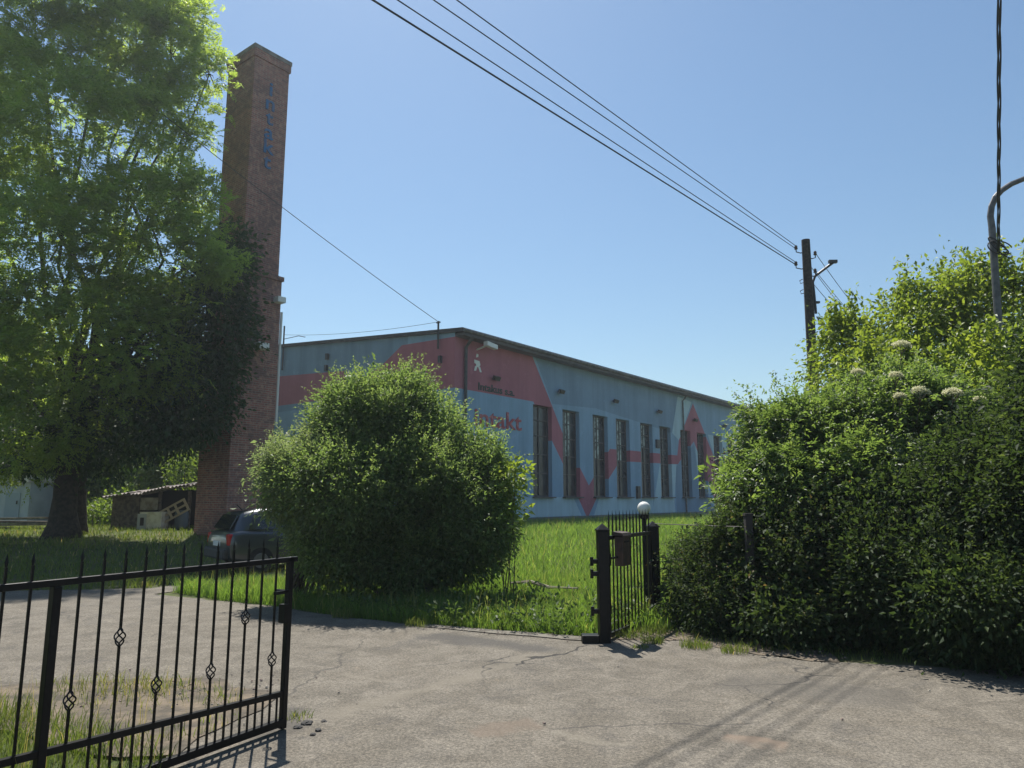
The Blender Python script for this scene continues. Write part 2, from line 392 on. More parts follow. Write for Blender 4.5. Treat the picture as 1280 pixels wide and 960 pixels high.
# ------------------------------------------------------------------ factory hall
AZ = R(37.7)
UR = Vector((math.sin(AZ), math.cos(AZ), 0)); UL = Vector((-UR.y, UR.x, 0)); UP = Vector((0, 0, 1))
NR = -UL; NL = -UR                       # outward normals of the long facade and of the gable
CO = Vector((-2.536, 31.416, .42))       # foot of the corner
hall = thing('factory_hall', 'long blue and pink painted factory hall with row of tall dark windows', 'building', CO)
def paint(name, col, c2):
    m = mat(name, col, .85, spec=.3); k = NT(m); tc = k.n('ShaderNodeTexCoord').outputs['Object']
    mp = k.n('ShaderNodeMapping'); mp.inputs['Rotation'].default_value = (0, 0, 0); mp.inputs['Scale'].default_value = (1.3, 1.3, .10); k.l(tc, mp.inputs[0])
    st = k.noise(mp.outputs[0], 1., 6, .65); bl = k.noise(tc, .5, 5, .6)
    c = k.mix(k.ramp(st, [(.42, 0.), (.74, .9)]), col, tuple(x * .85 for x in c2)); c = k.mix(k.ramp(bl, [(.35, .0), (.7, .5)]), c, tuple(x * .72 for x in col))
    c = k.mix(k.ramp(k.noise(tc, 2.6, 7, .75, .8), [(.56, 0.), (.68, .35)]), c, tuple(min(.8, x * 1.25 + .03) for x in col))
    k.l(c, k.b.inputs['Base Color']); k.bump(k.noise(tc, 25, 4), .25, .01); return m
P_BLUE = paint('blue_wall_paint', (.265, .41, .57), (.21, .335, .465))
P_PINK = paint('salmon_wall_paint', (.43, .155, .195), (.36, .13, .17))
P_PALE = paint('pale_blue_paint_and_bounce', (.45, .61, .70), (.37, .51, .60))
P_DEEP = paint('slate_blue_wall_paint', (.21, .32, .45), (.17, .265, .37))
P_PLIN = paint('grey_plinth_render', (.16, .17, .18), (.11, .115, .12))
PAINTS = [P_BLUE, P_PINK, P_PALE, P_DEEP, P_PLIN]
HW, LEN = 8.45, 44.0                     # wall height, length of the long facade
win_u = [5.88, 8.55, 11.62, 14.25, 17.33, 20.0, 23.2, 26.0, 29.05, 31.8, 34.9, 37.6]
WW, WB, WT, DEP = 1.66, 1.28, 5.92, .34
pink_r = [(-.01, 8.6), (5.72, 8.6), (5.98, 8.17), (7.57, 6.01), (8.48, 4.71), (11.1, 1.91), (13.49, 4.06), (16.16, 4.1), (22.6, 4.1), (22.93, 5.15), (25.52, 7.98), (28.97, 4.32), (30.22, 1.65), (30.85, .2), (29.5, .2), (26.05, 4.48), (25.43, 5.23), (22.63, 3.5), (14.64, 3.4), (11.93, 1.26), (10.9, .12), (8.45, 3.13), (5.9, 6.05), (-.01, 6.05)]
pale_r = [[(23.0, 8.2), (25.3, 8.05), (22.93, 5.15), (21.9, 5.6)], [(19.9, 3.4), (22.4, 3.5), (21.9, 1.0), (22.0, .3), (18.6, .3)], [(28.0, 5.9), (36, 5.9), (36, .3), (31.2, .3), (30.4, 1.5), (29.0, 4.4)], [(0, .3), (10.3, .3), (9.5, 1.27), (0, 1.27)], [(11.6, .3), (18.6, .3), (18.9, 1.27), (12.2, 1.27)], [(25.6, 5.0), (26.1, 4.4), (28.2, 1.5), (26.2, 1.5)]]  # strips below the windows: bounced ground light put in as paler blue
deep_r = [[(6.0, 8.5), (23.1, 8.5), (21.9, 5.6), (12, 6.3), (7.6, 6.1)], [(22.1, 3.2), (25.4, 5.0), (26.3, 1.6), (28.9, .3), (22.2, .3)]]
pink_l = [(-.01, 8.35), (3.4, 8.4), (4.75, 7.6), (7.2, 6.7), (7.6, 7.62), (12.95, 7.9), (17, 8.0), (17, 6.25), (9.2, 6.25), (6.5, 5.1), (4.5, 6.05), (-.01, 6.05)]
deep_l = [(3.0, 11), (17, 11), (17, 5.9), (3, 5.9)]
def painted_wall(name, U, N, length, top_fn, wins, regions, depth):
    """wall sheet with window openings and reveals, then cut along the edges of the painted shapes"""
    bm = bmesh.new()
    def W3(u, v, d=0): return CO + U * u + UP * v - N * d
    us = sorted({0, length} | {w for w in wins} | {w + WW for w in wins}); vs = [0, .28, WB, WT]
    def quad(a, b, c, d): bm.faces.new([bm.verts.new(p) for p in (a, b, c, d)])
    for i in range(len(us) - 1):
        a, b = us[i], us[i + 1]; hole = any(abs(a - w) < 1e-6 for w in wins)
        for j in range(3):
            if hole and j == 2: continue
            quad(W3(a, vs[j]), W3(b, vs[j]), W3(b, vs[j + 1]), W3(a, vs[j + 1]))
        quad(W3(a, WT), W3(b, WT), W3(b, top_fn(b)), W3(a, top_fn(a)))
    for w in wins:
        e = w + WW
        quad(W3(w, WB), W3(w, WT), W3(w, WT, depth), W3(w, WB, depth)); quad(W3(e, WB), W3(e, WT), W3(e, WT, depth), W3(e, WB, depth))
        quad(W3(w, WT), W3(e, WT), W3(e, WT, depth), W3(w, WT, depth)); quad(W3(w, WB), W3(e, WB), W3(e, WB, depth), W3(w, WB, depth))
    for poly, _ in regions:
        for i in range(len(poly)):
            (u1, v1), (u2, v2) = poly[i], poly[(i + 1) % len(poly)]
            t = (U * (u2 - u1) + UP * (v2 - v1))
            if t.length < 1e-6: continue
            bmesh.ops.bisect_plane(bm, geom=bm.verts[:] + bm.edges[:] + bm.faces[:], plane_co=W3(u1, v1), plane_no=t.cross(N).normalized(), dist=1e-5)
    for f in bm.faces:
        c = f.calc_center_median() - CO; u = np.array([c.dot(U)]); v = np.array([c.z]); f.material_index = 0
        if v[0] < .28: f.material_index = 4; continue
        for poly, mi in regions:
            if inside(u, v, poly)[0]: f.material_index = mi
    me = bpy.data.meshes.new(name); bm.to_mesh(me); bm.free()
    return put(name, me, PAINTS, hall)
painted_wall('facade_wall', UR, NR, LEN, lambda u: HW, win_u, [(p, 3) for p in deep_r] + [(p, 2) for p in pale_r] + [(pink_r, 1)], DEP)
gab = lambda u: 8.74 + .06 * u
painted_wall('gable_wall', UL, NL, 16.0, gab, [], [(deep_l, 3), (pink_l, 1)], DEP)
q = MB(); q.box(CO + UR * LEN + UL * 8 + UP * 4.4, (16, .3, 8.8), UL, UR, UP); q.box(CO + UL * 16.1 + UR * LEN / 2 + UP * 4.6, (LEN, .3, 9.2), UR, UL, UP)
q.build('rear_wall', P_DEEP, hall)
dk = mat('dark_window_glass', (.022, .028, .032), .2, spec=.4, noise=(1.2, (.06, .07, .075), .4, .7))
frm = mat('dark_steel_window_frame', (.05, .055, .06), .6, noise=(8, (.09, .08, .075), .4, .7))
sil = mat('weathered_sill', (.10, .095, .09), .8)
refl = mat('pale_reflection_pane', (.42, .50, .48), .3, noise=(5, (.07, .09, .085), .4, .6))
W3 = lambda u, v, d=0: CO + UR * u + UP * v - NR * d
for i, w in enumerate(win_u):
    f = MB(); d = DEP - .06; a, b = w, w + WW
    for u in (a + .04, b - .04): f.box(W3(u, (WB + WT) / 2, d), (.08, .08, WT - WB), UR, NR, UP)
    for v in (WB + .04, WT - .04): f.box(W3((a + b) / 2, v, d), (WW - .16, .08, .08), UR, NR, UP)
    for v in (WB + 1.2, WB + 2.15, WB + 3.1, WB + 3.9): f.box(W3((a + b) / 2, v, d), (WW - .16, .07, .055), UR, NR, UP)
    f.box(W3(a + WW * .5, (WB + WT) / 2, d), (.06, .066, WT - WB - .16), UR, NR, UP)
    fr = f.build('window', frm, hall)
    g = MB(); g.box(W3((a + b) / 2, (WB + WT) / 2, DEP - .03), (WW - .06, .02, WT - WB - .06), UR, NR, UP); g.build('pane', dk, fr)
    s = MB(); s.box(W3((a + b) / 2, WB - .02, .05), (WW + .16, .5, .06), UR, NR, UP); s.build('sill', sil, fr)
    if i in (1, 2, 3, 4):     # pale panes imitating a reflection, at the side nearest the corner
        p = MB()
        for j, (v0, v1) in enumerate([(WB + 2.2, WB + 3.06), (WB + 3.14, WB + 3.86), (WB + 3.94, WT - .1)]):
            if i == 4 and j == 0: continue
            p.box(W3(a + .86, (v0 + v1) / 2, DEP - .045), (.42 - .05 * (i == 4), .02, v1 - v0), UR, NR, UP)
        p.build('reflection_pane', refl, fr, label='pale reflection put into the colour of one window column')
# roof, eaves, gutter, pipes
rf = mat('dark_roofing_felt', (.045, .045, .048), .9, noise=(3, (.07, .068, .066), .4, .6)); zinc = mat('dull_zinc', (.16, .165, .17), .5, .6, noise=(6, (.09, .09, .09), .4, .6))
q = MB(); e0 = CO - UL * .55 - UR * .12; hr = lambda u: 8.80 + .06 * u
L2 = LEN + .4
q.prism([e0 + UP * 8.5, CO + UL * 16.3 - UR * .12 + UP * hr(16.3), CO + UL * 16.3 - UR * .12 + UP * (hr(16.3) + .16), e0 + UP * 8.68], UR * L2)
q.build('roof', rf, hall)
fas = mat('dark_eaves_board', (.055, .055, .06), .7, noise=(2, (.09, .088, .085), .4, .6))
q = MB(); q.box(CO + UR * LEN / 2 - UL * .30 + UP * 8.41, (LEN, .54, .14), UR, UL, UP); q.build('eaves_board', fas, hall)
q = MB(); q.tube([CO - UL * .62 + UP * 8.56 + UR * (-.1), CO - UL * .62 + UP * 8.50 + UR * LEN], .085, 8); q.build('gutter', zinc, hall)
for u in (.62, 23.55):
    q = MB(); q.tube([CO + UR * u - UL * .55 + UP * 8.42, CO + UR * u - UL * .3 + UP * 8.15, CO + UR * u - UL * .11 + UP * 7.95, CO + UR * u - UL * .11 + UP * .1], .075 if u < 5 else .06, 8); q.build('downpipe', frm if u < 5 else zinc, hall)
lm = mat('dark_lamp_housing', (.03, .032, .035), .5); wh = mat('white_enamel', (.72, .73, .72), .4)
for u, v in ((2.68, 6.79), (8.16, 6.8), (13.96, 6.9), (19.71, 6.82), (25.4, 6.74), (30.9, 6.75)):
    q = MB(); q.box(CO + UR * u + NR * .22 + UP * v, (.42, .16, .2), UR, (NR - UP * .5).normalized(), (UP + NR * .5).normalized()); q.tube([CO + UR * u + UP * (v + .05), CO + UR * u + NR * .2 + UP * v], .03, 6); q.build('wall_lamp', lm, hall)
for u, v, a, b in ((19.57, 4.71, .42, .55), (16.71, 1.57, .35, .75), (1.1, .75, .4, .5)):
    q = MB(); q.box(CO + UR * u + NR * .07 + UP * v, (a, .14, b), UR, NR, UP); q.build('meter_box', lm, hall)
q = MB(); q.box(CO + UR * 1.75 + NR * .62 + UP * 8.16, (.75, .24, .2), (UR - UP * .1).normalized(), NR, UP); q.tube([CO + UR * 1.5 + UP * 8.0, CO + UR * 1.5 + NR * .6 + UP * 8.12], .04, 6); q.build('security_camera', wh, hall)
for u, v in ((.83, 7.4), (8.9, 8.5), (8.95, 7.9)):
    q = MB(); q.box(CO + UL * u + NL * .08 + UP * v, (.14, .16, .32), UL, NL, UP); q.build('vent_cap', lm, hall)
q = MB(); q.tube([CO + UL * .95 + NL * .1 + UP * 7.9, CO + UL * .95 + NL * .1 + UP * 9.18], .05, 6); q.box(CO + UL * .95 + NL * .1 + UP * 9.12, (.22, .06, .06), UL, NL, UP); q.build('cable_mast', lm, hall)
q = MB(); q.tube([CO + UL * 12.75 + NL * .1 + UP * 8.2, CO + UL * 12.75 + NL * .1 + UP * 10.7], .045, 6); q.tube([CO + UL * 12.7 + NL * .1 + UP * 9.95, CO + UL * 11.4 + NL * .1 + UP * 9.95, CO + UL * 10.8 + NL * .1 + UP * 9.8], .02, 5); q.build('aerial_mast', lm, hall)
ltr = mat('faded_red_lettering', (.36, .06, .08), .8, noise=(4, (.48, .20, .2), .45, .65)); ltd = mat('dark_green_lettering', (.03, .055, .05), .7)
def wall_text(body, u0, v0, size, width, m, name):
    me = text_mesh(body, size, .012, 'LEFT'); xs = [v.co.x for v in me.vertices]; sx = width / (max(xs) - min(xs)); x0 = min(xs)
    for v in me.vertices:
        x, y, z = v.co; v.co = CO + UR * (u0 + (x - x0) * sx) + UP * (v0 + y) + NR * (.02 + z)
    return put(name, me, m, hall)
wall_text('Intakus s.a.', 1.6, 6.14, .50, 2.72, ltd, 'company_lettering'); wall_text('intakt', 1.35, 4.5, 1.15, 3.55, ltr, 'wall_lettering')
wl_ = mat('white_sign_paint', (.75, .75, .73), .7)
q = MB(); o3 = lambda u, v: CO + UR * u + UP * v + NR * .01
for poly in ([(1.42, 7.62), (1.56, 7.66), (1.58, 7.78), (1.46, 7.8)], [(1.3, 7.5), (1.66, 7.48), (1.72, 7.3), (1.62, 7.18), (1.44, 7.2), (1.42, 7.32), (1.3, 7.34)], [(1.36, 7.22), (1.5, 7.2), (1.42, 7.0), (1.28, 6.98)], [(1.58, 7.2), (1.7, 7.22), (1.82, 6.98), (1.7, 6.97)]):
    q.prism([o3(u, v) for u, v in poly], NR * .02)
q.build('white_emblem', wl_, hall)

# ------------------------------------------------------------------ brick chimney
KC = Vector((-9.42, 24.2, .33)); CW = 1.46; CL = 1.78
chim = thing('brick_chimney', 'tall square red brick chimney with blue letters down one side', 'chimney', KC)
bkm = mat('sooty_red_brick', rough=.9, spec=.25); k = NT(bkm); tc = k.n('ShaderNodeTexCoord').outputs['Object']
dr = k.n('ShaderNodeVectorMath', operation='DOT_PRODUCT'); dr.inputs[1].default_value = UR + UL; k.l(tc, dr.inputs[0])
sp = k.n('ShaderNodeSeparateXYZ'); k.l(tc, sp.inputs[0]); cb = k.n('ShaderNodeCombineXYZ'); k.l(dr.outputs['Value'], cb.inputs[0]); k.l(sp.outputs[2], cb.inputs[1])
br = k.n('ShaderNodeTexBrick'); k.l(cb.outputs[0], br.inputs['Vector']); br.inputs['Scale'].default_value = 1; br.inputs['Brick Width'].default_value = .26; br.inputs['Row Height'].default_value = .077; br.inputs['Mortar Size'].default_value = .009; br.inputs['Bias'].default_value = -.1
br.inputs['Color1'].default_value = (.36, .14, .112, 1); br.inputs['Color2'].default_value = (.18, .085, .078, 1); br.inputs['Mortar'].default_value = (.34, .29, .26, 1)
c = k.mix(k.ramp(k.noise(tc, .7, 7, .7, .6), [(.40, 0.), (.62, .8)]), br.outputs['Color'], (.15, .095, .09))
c = k.mix(k.ramp(k.noise(tc, 5, 5, .75), [(.5, 0.), (.66, .7)]), c, (.46, .27, .21))
k.l(c, k.b.inputs['Base Color']); k.bump(br.outputs['Fac'], -.5, .012)
def shaft(u0, w, z0, z1, top=None, o=0.):
    m_ = MB(); b = [KC + UR * a + UL * c for a, c in ((-o, -o), (w + o, -o), (w + o, CL + o), (-o, CL + o))]
    return m_.prism([Vector((p.x, p.y, z0)) for p in b], UP * (z1 - z0))
ZL, ZT = 9.45, 18.15
shaft(0, CW, .1, ZL, o=.09).build('lower_shaft', bkm, chim); shaft(0, CW, ZL + .16, ZT - .45).build('upper_shaft', bkm, chim)
shaft(0, CW, ZL, ZL + .16, o=.15).build('ledge', bkm, chim)
conc = mat('grey_concrete_cap', (.23, .22, .21), .85, noise=(5, (.14, .135, .13), .4, .6))
shaft(0, CW, ZT - .45, ZT - .16, o=.05).build('top_course', bkm, chim); shaft(0, CW, ZT - .16, ZT, o=.07).build('cap', conc, chim)
bl = mat('blue_letter_paint', (.04, .14, .33), .8, noise=(5, (.11, .12, .19), .48, .7))
for i, chx in enumerate('intakt'):
    me = text_mesh(chx, .78, .015)
    for v in me.vertices:
        x, y, z = v.co; v.co = (KC + UR * (.72 + x * 1.15) + UP * (16.42 - KC.z - i * .57 + y) + NR * (.02 + z))
    put('letter', me, bl, chim)
q = MB(); e = KC + UR * (CW + .13) - UL * .12
q.tube([Vector((e.x, e.y, 4.2)), Vector((e.x, e.y, 8.3))], .045, 6); q.build('white_conduit', wh, chim)
q = MB(); q.box(KC + UR * (CW - .1) + NR * .3 + UP * 8.35, (.32, .3, .2), UR, NR, UP); q.build('floodlight', wh, chim)
q = MB(); q.box(KC + UR * .72 + NR * .3 + UP * 6.55, (.42, .34, .22), UR, NR, UP); q.build('floodlight', wh, chim)
q = MB(); b0 = KC + UR * .6 + UL * 1.7; q.tube([Vector((b0.x, b0.y, ZT - .2)), Vector((b0.x + .05, b0.y, ZT + .5)), Vector((b0.x + .3, b0.y, ZT + .85)), Vector((b0.x + .55, b0.y, ZT + .6)), Vector((b0.x + .75, b0.y, ZT))], .014, 5); q.build('lightning_loop', lm, chim)

# ------------------------------------------------------------------ leaf and bark materials
M_ROB = leaf_mat('locust_leaves', [(0, (.10, .15, .05)), (.6, (.16, .22, .07)), (1, (.22, .27, .09))], .62, (2.8, 2.7, 1.0))
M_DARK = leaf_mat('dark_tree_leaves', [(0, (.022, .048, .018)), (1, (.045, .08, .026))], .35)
M_BUSH = leaf_mat('privet_leaves', [(0, (.065, .105, .042)), (.7, (.115, .165, .068)), (1, (.18, .225, .095))], .52, (2.4, 2.4, 1.2), spec=.28)
M_ELD = leaf_mat('elder_leaves', [(0, (.06, .10, .04)), (.7, (.10, .155, .058)), (1, (.15, .20, .075))], .52, (2.4, 2.3, 1.), spec=.4)
M_MAP = leaf_mat('maple_leaves', [(0, (.09, .14, .03)), (.6, (.14, .20, .04)), (1, (.20, .25, .055))], .5, (2.3, 2.1, .9))
M_FAR = leaf_mat('woodland_leaves', [(0, (.07, .115, .03)), (.7, (.12, .18, .045)), (1, (.20, .25, .07))], .45, (2.3, 2.2, .8))
M_PLUM = leaf_mat('plum_leaves', [(0, (.03, .012, .016)), (1, (.06, .022, .028))], .3, (1.3, .8, .8))
M_BARK = mat('furrowed_bark', (.07, .055, .042), .95, noise=(9, (.03, .024, .02), .4, .62), bump=(22, 1.))
M_STEM = mat('grey_brown_stem', (.10, .078, .055), .9, noise=(8, (.05, .04, .03), .4, .6))

def shrub(name, label, cat, lobes, m, seed, dens, per, spread, size, asp, floor=.02, droop=.25, group=None, pin=None, shoots=None, lo=.5, flat=.45, boss=None, core=False, stem=.035):
    rng = np.random.default_rng(seed); cores = lobes
    if boss: lobes = relief(rng, lobes, *boss)
    c = sum(l[0] for l in lobes) / len(lobes)
    t = thing(name, label, cat, (c[0], c[1], hgt(c[1])), group)
    P_, D_ = clumps(rng, lobes, dens, lo, 1.06, floor)
    parts = [pinnate(rng, P_, D_, per, spread, *pin) if pin else spray(rng, P_, D_, per, spread, size, asp, droop, flat=flat)]
    if core:        # inner leaves tinted darker to put in the shade inside the shrub
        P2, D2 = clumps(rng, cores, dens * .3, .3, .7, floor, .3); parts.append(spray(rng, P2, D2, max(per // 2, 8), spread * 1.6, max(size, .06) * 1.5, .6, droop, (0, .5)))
    if shoots:      # upright young shoots breaking the outline: (count, length, leaf size)
        n, L, ls = shoots; pick = (D_[:, 2] > .0); top = P_[pick]; topd = D_[pick]
        if len(top):
            ix = rng.integers(0, len(top), n); b = top[ix]; dr_ = unit(rng.normal(size=(n, 3)) * .3 + topd[ix] * .6 + np.array([0, 0, .75]))
            ln = L * rng.uniform(.5, 1.2, n)
            for s in np.linspace(.1, 1, 9):
                pp = b + dr_ * (ln * s)[:, None] - np.array([0, 0, 1.]) * (ln * s * s * .25)[:, None]
                for j in range(3): parts.append(leaf_geo(pp + rng.normal(size=(n, 3)) * .015, unit(rng.normal(size=(n, 3)) + dr_ * .6), unit(rng.normal(size=(n, 3)) * .5 + np.array([0, 0, 1.])), ls * rng.uniform(.7, 1.2, n) * (1.1 - .4 * s), max(asp, .4), rng.uniform(.4, 1, n)))
    leaf_object('foliage', parts, m, t)
    st = MB(); base = np.array([c[0], c[1], hgt(c[1]) - .05])
    for i, (lc, r) in enumerate(cores):
        for j in range(3):
            b0 = base + np.array([rng.normal() * r[0] * .25, rng.normal() * .15, 0]); e0 = lc + rng.normal(size=3) * r * .4
            limb(st, b0, e0, stem, stem * .35, rng, 5, .05, 5)
    st.build('stems', M_STEM, t); return t

# ------------------------------------------------------------------ big trees on the left
def tree(name, label, cat, base, fork, trunk_r, lobes, seed, leaf_fn, m, twigs=5, bark=M_BARK, group=None, flare=1.7):
    rng = np.random.default_rng(seed); t = thing(name, label, cat, base, group)
    mb = MB(); b = np.array(base); f = np.array(fork); n = 8; pts, rr = [], []
    for i in range(n + 1):
        s = i / n; p = b + (f - b) * s + (rng.normal(size=3) * .05 * trunk_r if 0 < i < n else 0); p[2] += -.1 if i == 0 else 0
        pts.append(Vector(p)); rr.append(trunk_r * (1 - .28 * s) * (1 + (flare - 1) * math.exp(-s * 9)))
    mb.tube(pts, rr, 14)
    mb.build('trunk', bark, t, smooth=True)
    lb = MB()
    for c, r in lobes:
        k0 = f + (b - f) * rng.uniform(0, .18); limb(lb, k0, c, trunk_r * .26, trunk_r * .05, rng, 7, .05, 7, .04)
        for j in range(twigs):
            d = unit(rng.normal(size=3)); limb(lb, c + d * r * .05, c + d * r * rng.uniform(.6, .95), trunk_r * .05, .006, rng, 4, .08, 5)
    lb.build('limbs', bark, t)
    leaf_object('crown', leaf_fn(rng, lobes), m, t); return t

rob = [lobe(*a) for a in ((40, 40, 24, 150, 110), (170, 60, 24, 70, 75), (95, 190, 23, 135, 110), (60, 330, 22.5, 130, 115), (190, 300, 22, 75, 85), (232, 335, 21.5, 52, 50), (225, 250, 22, 40, 45), (110, 440, 22, 115, 80), (20, 500, 22, 90, 95), (180, 435, 21.5, 50, 58),
      (262, 92, 23, 38, 20), (215, 20, 23.5, 40, 28), (275, 330, 21.3, 26, 26), (205, 130, 23, 28, 36), (120, 10, 24, 110, 60), (70, 130, 23.4, 110, 80), (215, 70, 23.4, 34, 40), (235, 170, 22.6, 18, 16), (-120, 120, 25, 150, 150), (-130, 380, 24, 150, 150), (40, -90, 25.5, 130, 80))]
def rob_leaves(rng, lobes):
    P_, D_ = clumps(rng, relief(rng, lobes, 7, .36), 4.5, .62, 1.08, None, .65, .85)
    return [pinnate(rng, P_, D_, 9, .18, .38, 6, .105, .46, .34)]
tree('locust_tree', 'big bright green tree with feathery leaves and thick trunk beside the driveway', 'tree', (-14.7, 24.0, .34), at(88, 540, 24), .39, rob, 11, rob_leaves, M_ROB, 6)
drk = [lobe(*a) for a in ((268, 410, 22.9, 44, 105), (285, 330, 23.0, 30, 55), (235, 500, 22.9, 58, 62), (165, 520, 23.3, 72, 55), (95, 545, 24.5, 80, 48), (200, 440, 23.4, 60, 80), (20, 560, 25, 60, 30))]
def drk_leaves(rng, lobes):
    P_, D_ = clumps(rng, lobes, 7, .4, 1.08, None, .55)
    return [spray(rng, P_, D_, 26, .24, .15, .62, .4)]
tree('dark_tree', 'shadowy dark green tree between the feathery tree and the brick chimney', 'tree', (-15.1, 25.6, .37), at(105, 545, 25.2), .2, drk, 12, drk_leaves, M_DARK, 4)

# woodland behind the sheds
far_spec = [((-40, 560, 44, 70, 90), (-60, 480, 45, 80, 70), (-20, 620, 42, 50, 40)), ((45, 545, 42, 60, 75), (30, 470, 43, 60, 60), (60, 610, 41, 50, 45)), ((125, 560, 40, 55, 70), (140, 610, 38, 50, 40), (110, 490, 41, 55, 55)), ((205, 570, 37, 45, 60), (225, 600, 36, 36, 45), (200, 500, 39, 50, 60)), ((270, 560, 42, 50, 80), (285, 620, 41, 40, 40), (270, 480, 43, 50, 60)), ((-130, 560, 48, 80, 90), (-150, 470, 49, 80, 70), (-120, 630, 46, 60, 40))]
far_lab = ['leafy tree behind the pale garage at the left edge', 'dense green tree behind the lumber pile and thick trunk', 'broad green tree rising behind the plank wall of the shed', 'sunlit yellow-green tree behind the shed roof beside the chimney', 'dark green tree directly behind the foot of the chimney', 'green tree farthest left behind the garage']
def far_leaves(rng, lobes):
    P_, D_ = clumps(rng, lobes, 3.2, .35, 1.05, .3, .5)
    return [spray(rng, P_, D_, 22, .42, .26, .6, .35)]
for i, sp_ in enumerate(far_spec):
    lb_ = [lobe(*a) for a in sp_]; c = lb_[0][0]; tree('leafy_tree', far_lab[i], 'tree', (c[0], c[1], .44), (c[0] + .2, c[1], 2.4), .2, lb_, 30 + i, far_leaves, M_FAR, 2, group='trees behind the shed')
for i, a in enumerate(((118, 640, 31.5, 22, 14), (160, 638, 33, 30, 26), (228, 590, 33, 14, 34), (15, 640, 36, 40, 16))):
    shrub('undergrowth_shrub', ['small weedy shrub at the left end of the shed', 'leafy shrub behind the shed wall', 'sunlit upright shrub behind the right end of the shed roof', 'low shrub in front of the pale garage'][i], 'shrub', [lobe(*a)], M_FAR, 50 + i, 7, 16, .2, .14, .55, floor=.4, group='shrubs round the shed')

# ------------------------------------------------------------------ central round bush
M_GREY = leaf_mat('greyish_leaves', [(0, (.10, .14, .07)), (.7, (.15, .195, .10)), (1, (.23, .26, .14))], .48, (2.2, 2.2, 1.3), .5, .5)
bush = [lobe(*a) for a in ((478, 532, 12.4, 56, 58), (428, 536, 12.5, 32, 40), (532, 552, 12.4, 46, 50), (588, 588, 12.3, 34, 42), (606, 640, 12.1, 28, 42), (485, 620, 11.9, 96, 66), (560, 630, 11.8, 60, 60), (585, 692, 11.7, 42, 30), (440, 695, 11.6, 64, 30), (525, 695, 11.6, 66, 32), (500, 500, 12.5, 24, 20))]
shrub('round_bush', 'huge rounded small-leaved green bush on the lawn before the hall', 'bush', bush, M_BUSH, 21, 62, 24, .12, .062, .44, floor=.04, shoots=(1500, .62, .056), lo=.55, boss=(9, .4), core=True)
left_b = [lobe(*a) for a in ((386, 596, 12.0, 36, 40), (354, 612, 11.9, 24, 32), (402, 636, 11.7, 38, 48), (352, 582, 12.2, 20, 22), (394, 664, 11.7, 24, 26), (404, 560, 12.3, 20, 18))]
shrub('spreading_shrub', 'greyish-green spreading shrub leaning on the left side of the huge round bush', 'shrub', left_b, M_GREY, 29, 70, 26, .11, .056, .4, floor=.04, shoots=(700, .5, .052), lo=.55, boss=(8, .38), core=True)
shrub('broadleaf_sapling', 'bright large-leaved sapling at the right edge of the huge round bush', 'sapling', [lobe(643, 600, 11.7, 12, 26), lobe(630, 640, 11.7, 16, 26)], M_MAP, 22, 40, 9, .09, .095, .66, stem=.010)

# ------------------------------------------------------------------ right-hand hedge
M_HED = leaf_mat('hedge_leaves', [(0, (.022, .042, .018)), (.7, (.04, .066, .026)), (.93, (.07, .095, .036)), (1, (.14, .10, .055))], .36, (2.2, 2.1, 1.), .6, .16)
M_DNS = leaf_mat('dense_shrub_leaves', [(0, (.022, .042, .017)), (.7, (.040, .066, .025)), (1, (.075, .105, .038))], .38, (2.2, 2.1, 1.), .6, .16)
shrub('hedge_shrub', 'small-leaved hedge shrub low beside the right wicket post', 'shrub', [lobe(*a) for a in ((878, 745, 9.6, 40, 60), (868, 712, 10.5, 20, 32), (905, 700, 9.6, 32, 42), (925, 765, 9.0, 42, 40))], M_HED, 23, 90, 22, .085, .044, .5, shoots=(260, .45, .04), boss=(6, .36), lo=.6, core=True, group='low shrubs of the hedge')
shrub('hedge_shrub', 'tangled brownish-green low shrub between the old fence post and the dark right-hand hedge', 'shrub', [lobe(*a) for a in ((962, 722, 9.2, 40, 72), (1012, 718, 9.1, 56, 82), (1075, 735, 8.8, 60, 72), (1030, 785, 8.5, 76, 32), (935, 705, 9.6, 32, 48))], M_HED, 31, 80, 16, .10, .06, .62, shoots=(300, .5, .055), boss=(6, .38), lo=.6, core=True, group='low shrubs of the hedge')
eld = [lobe(*a) for a in ((978, 566, 10.5, 42, 50), (960, 612, 10.5, 26, 46), (1018, 565, 10.5, 58, 56), (1080, 548, 10.5, 56, 60), (1140, 540, 10.4, 56, 62), (1195, 560, 10.2, 56, 60), (1000, 640, 9.9, 70, 62), (1100, 640, 9.7, 90, 74), (958, 655, 10.0, 28, 40))]
eld_t = shrub('elder_bush', 'tall elder bush with creamy flat flower heads in the middle of the right-hand hedge', 'bush', eld, M_ELD, 24, 62, 8, .10, .07, .45, pin=(.18, 3, .07, .44, .5), shoots=(900, .7, .07), lo=.55, boss=(8, .38), core=True)
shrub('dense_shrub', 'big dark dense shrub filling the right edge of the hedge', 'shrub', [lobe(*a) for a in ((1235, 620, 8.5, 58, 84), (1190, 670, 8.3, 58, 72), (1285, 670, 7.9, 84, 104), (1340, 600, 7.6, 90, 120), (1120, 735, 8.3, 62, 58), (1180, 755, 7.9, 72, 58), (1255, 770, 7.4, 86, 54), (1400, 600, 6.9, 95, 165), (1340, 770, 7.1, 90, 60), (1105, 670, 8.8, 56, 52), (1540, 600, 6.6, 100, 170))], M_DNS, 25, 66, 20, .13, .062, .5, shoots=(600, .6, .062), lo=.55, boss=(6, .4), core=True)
um = leaf_mat('cream_elder_flowers', [(0, (.60, .59, .42)), (1, (.72, .71, .55))], .5, (1.1, 1.1, 1.), .8, .2)
rng = np.random.default_rng(3)
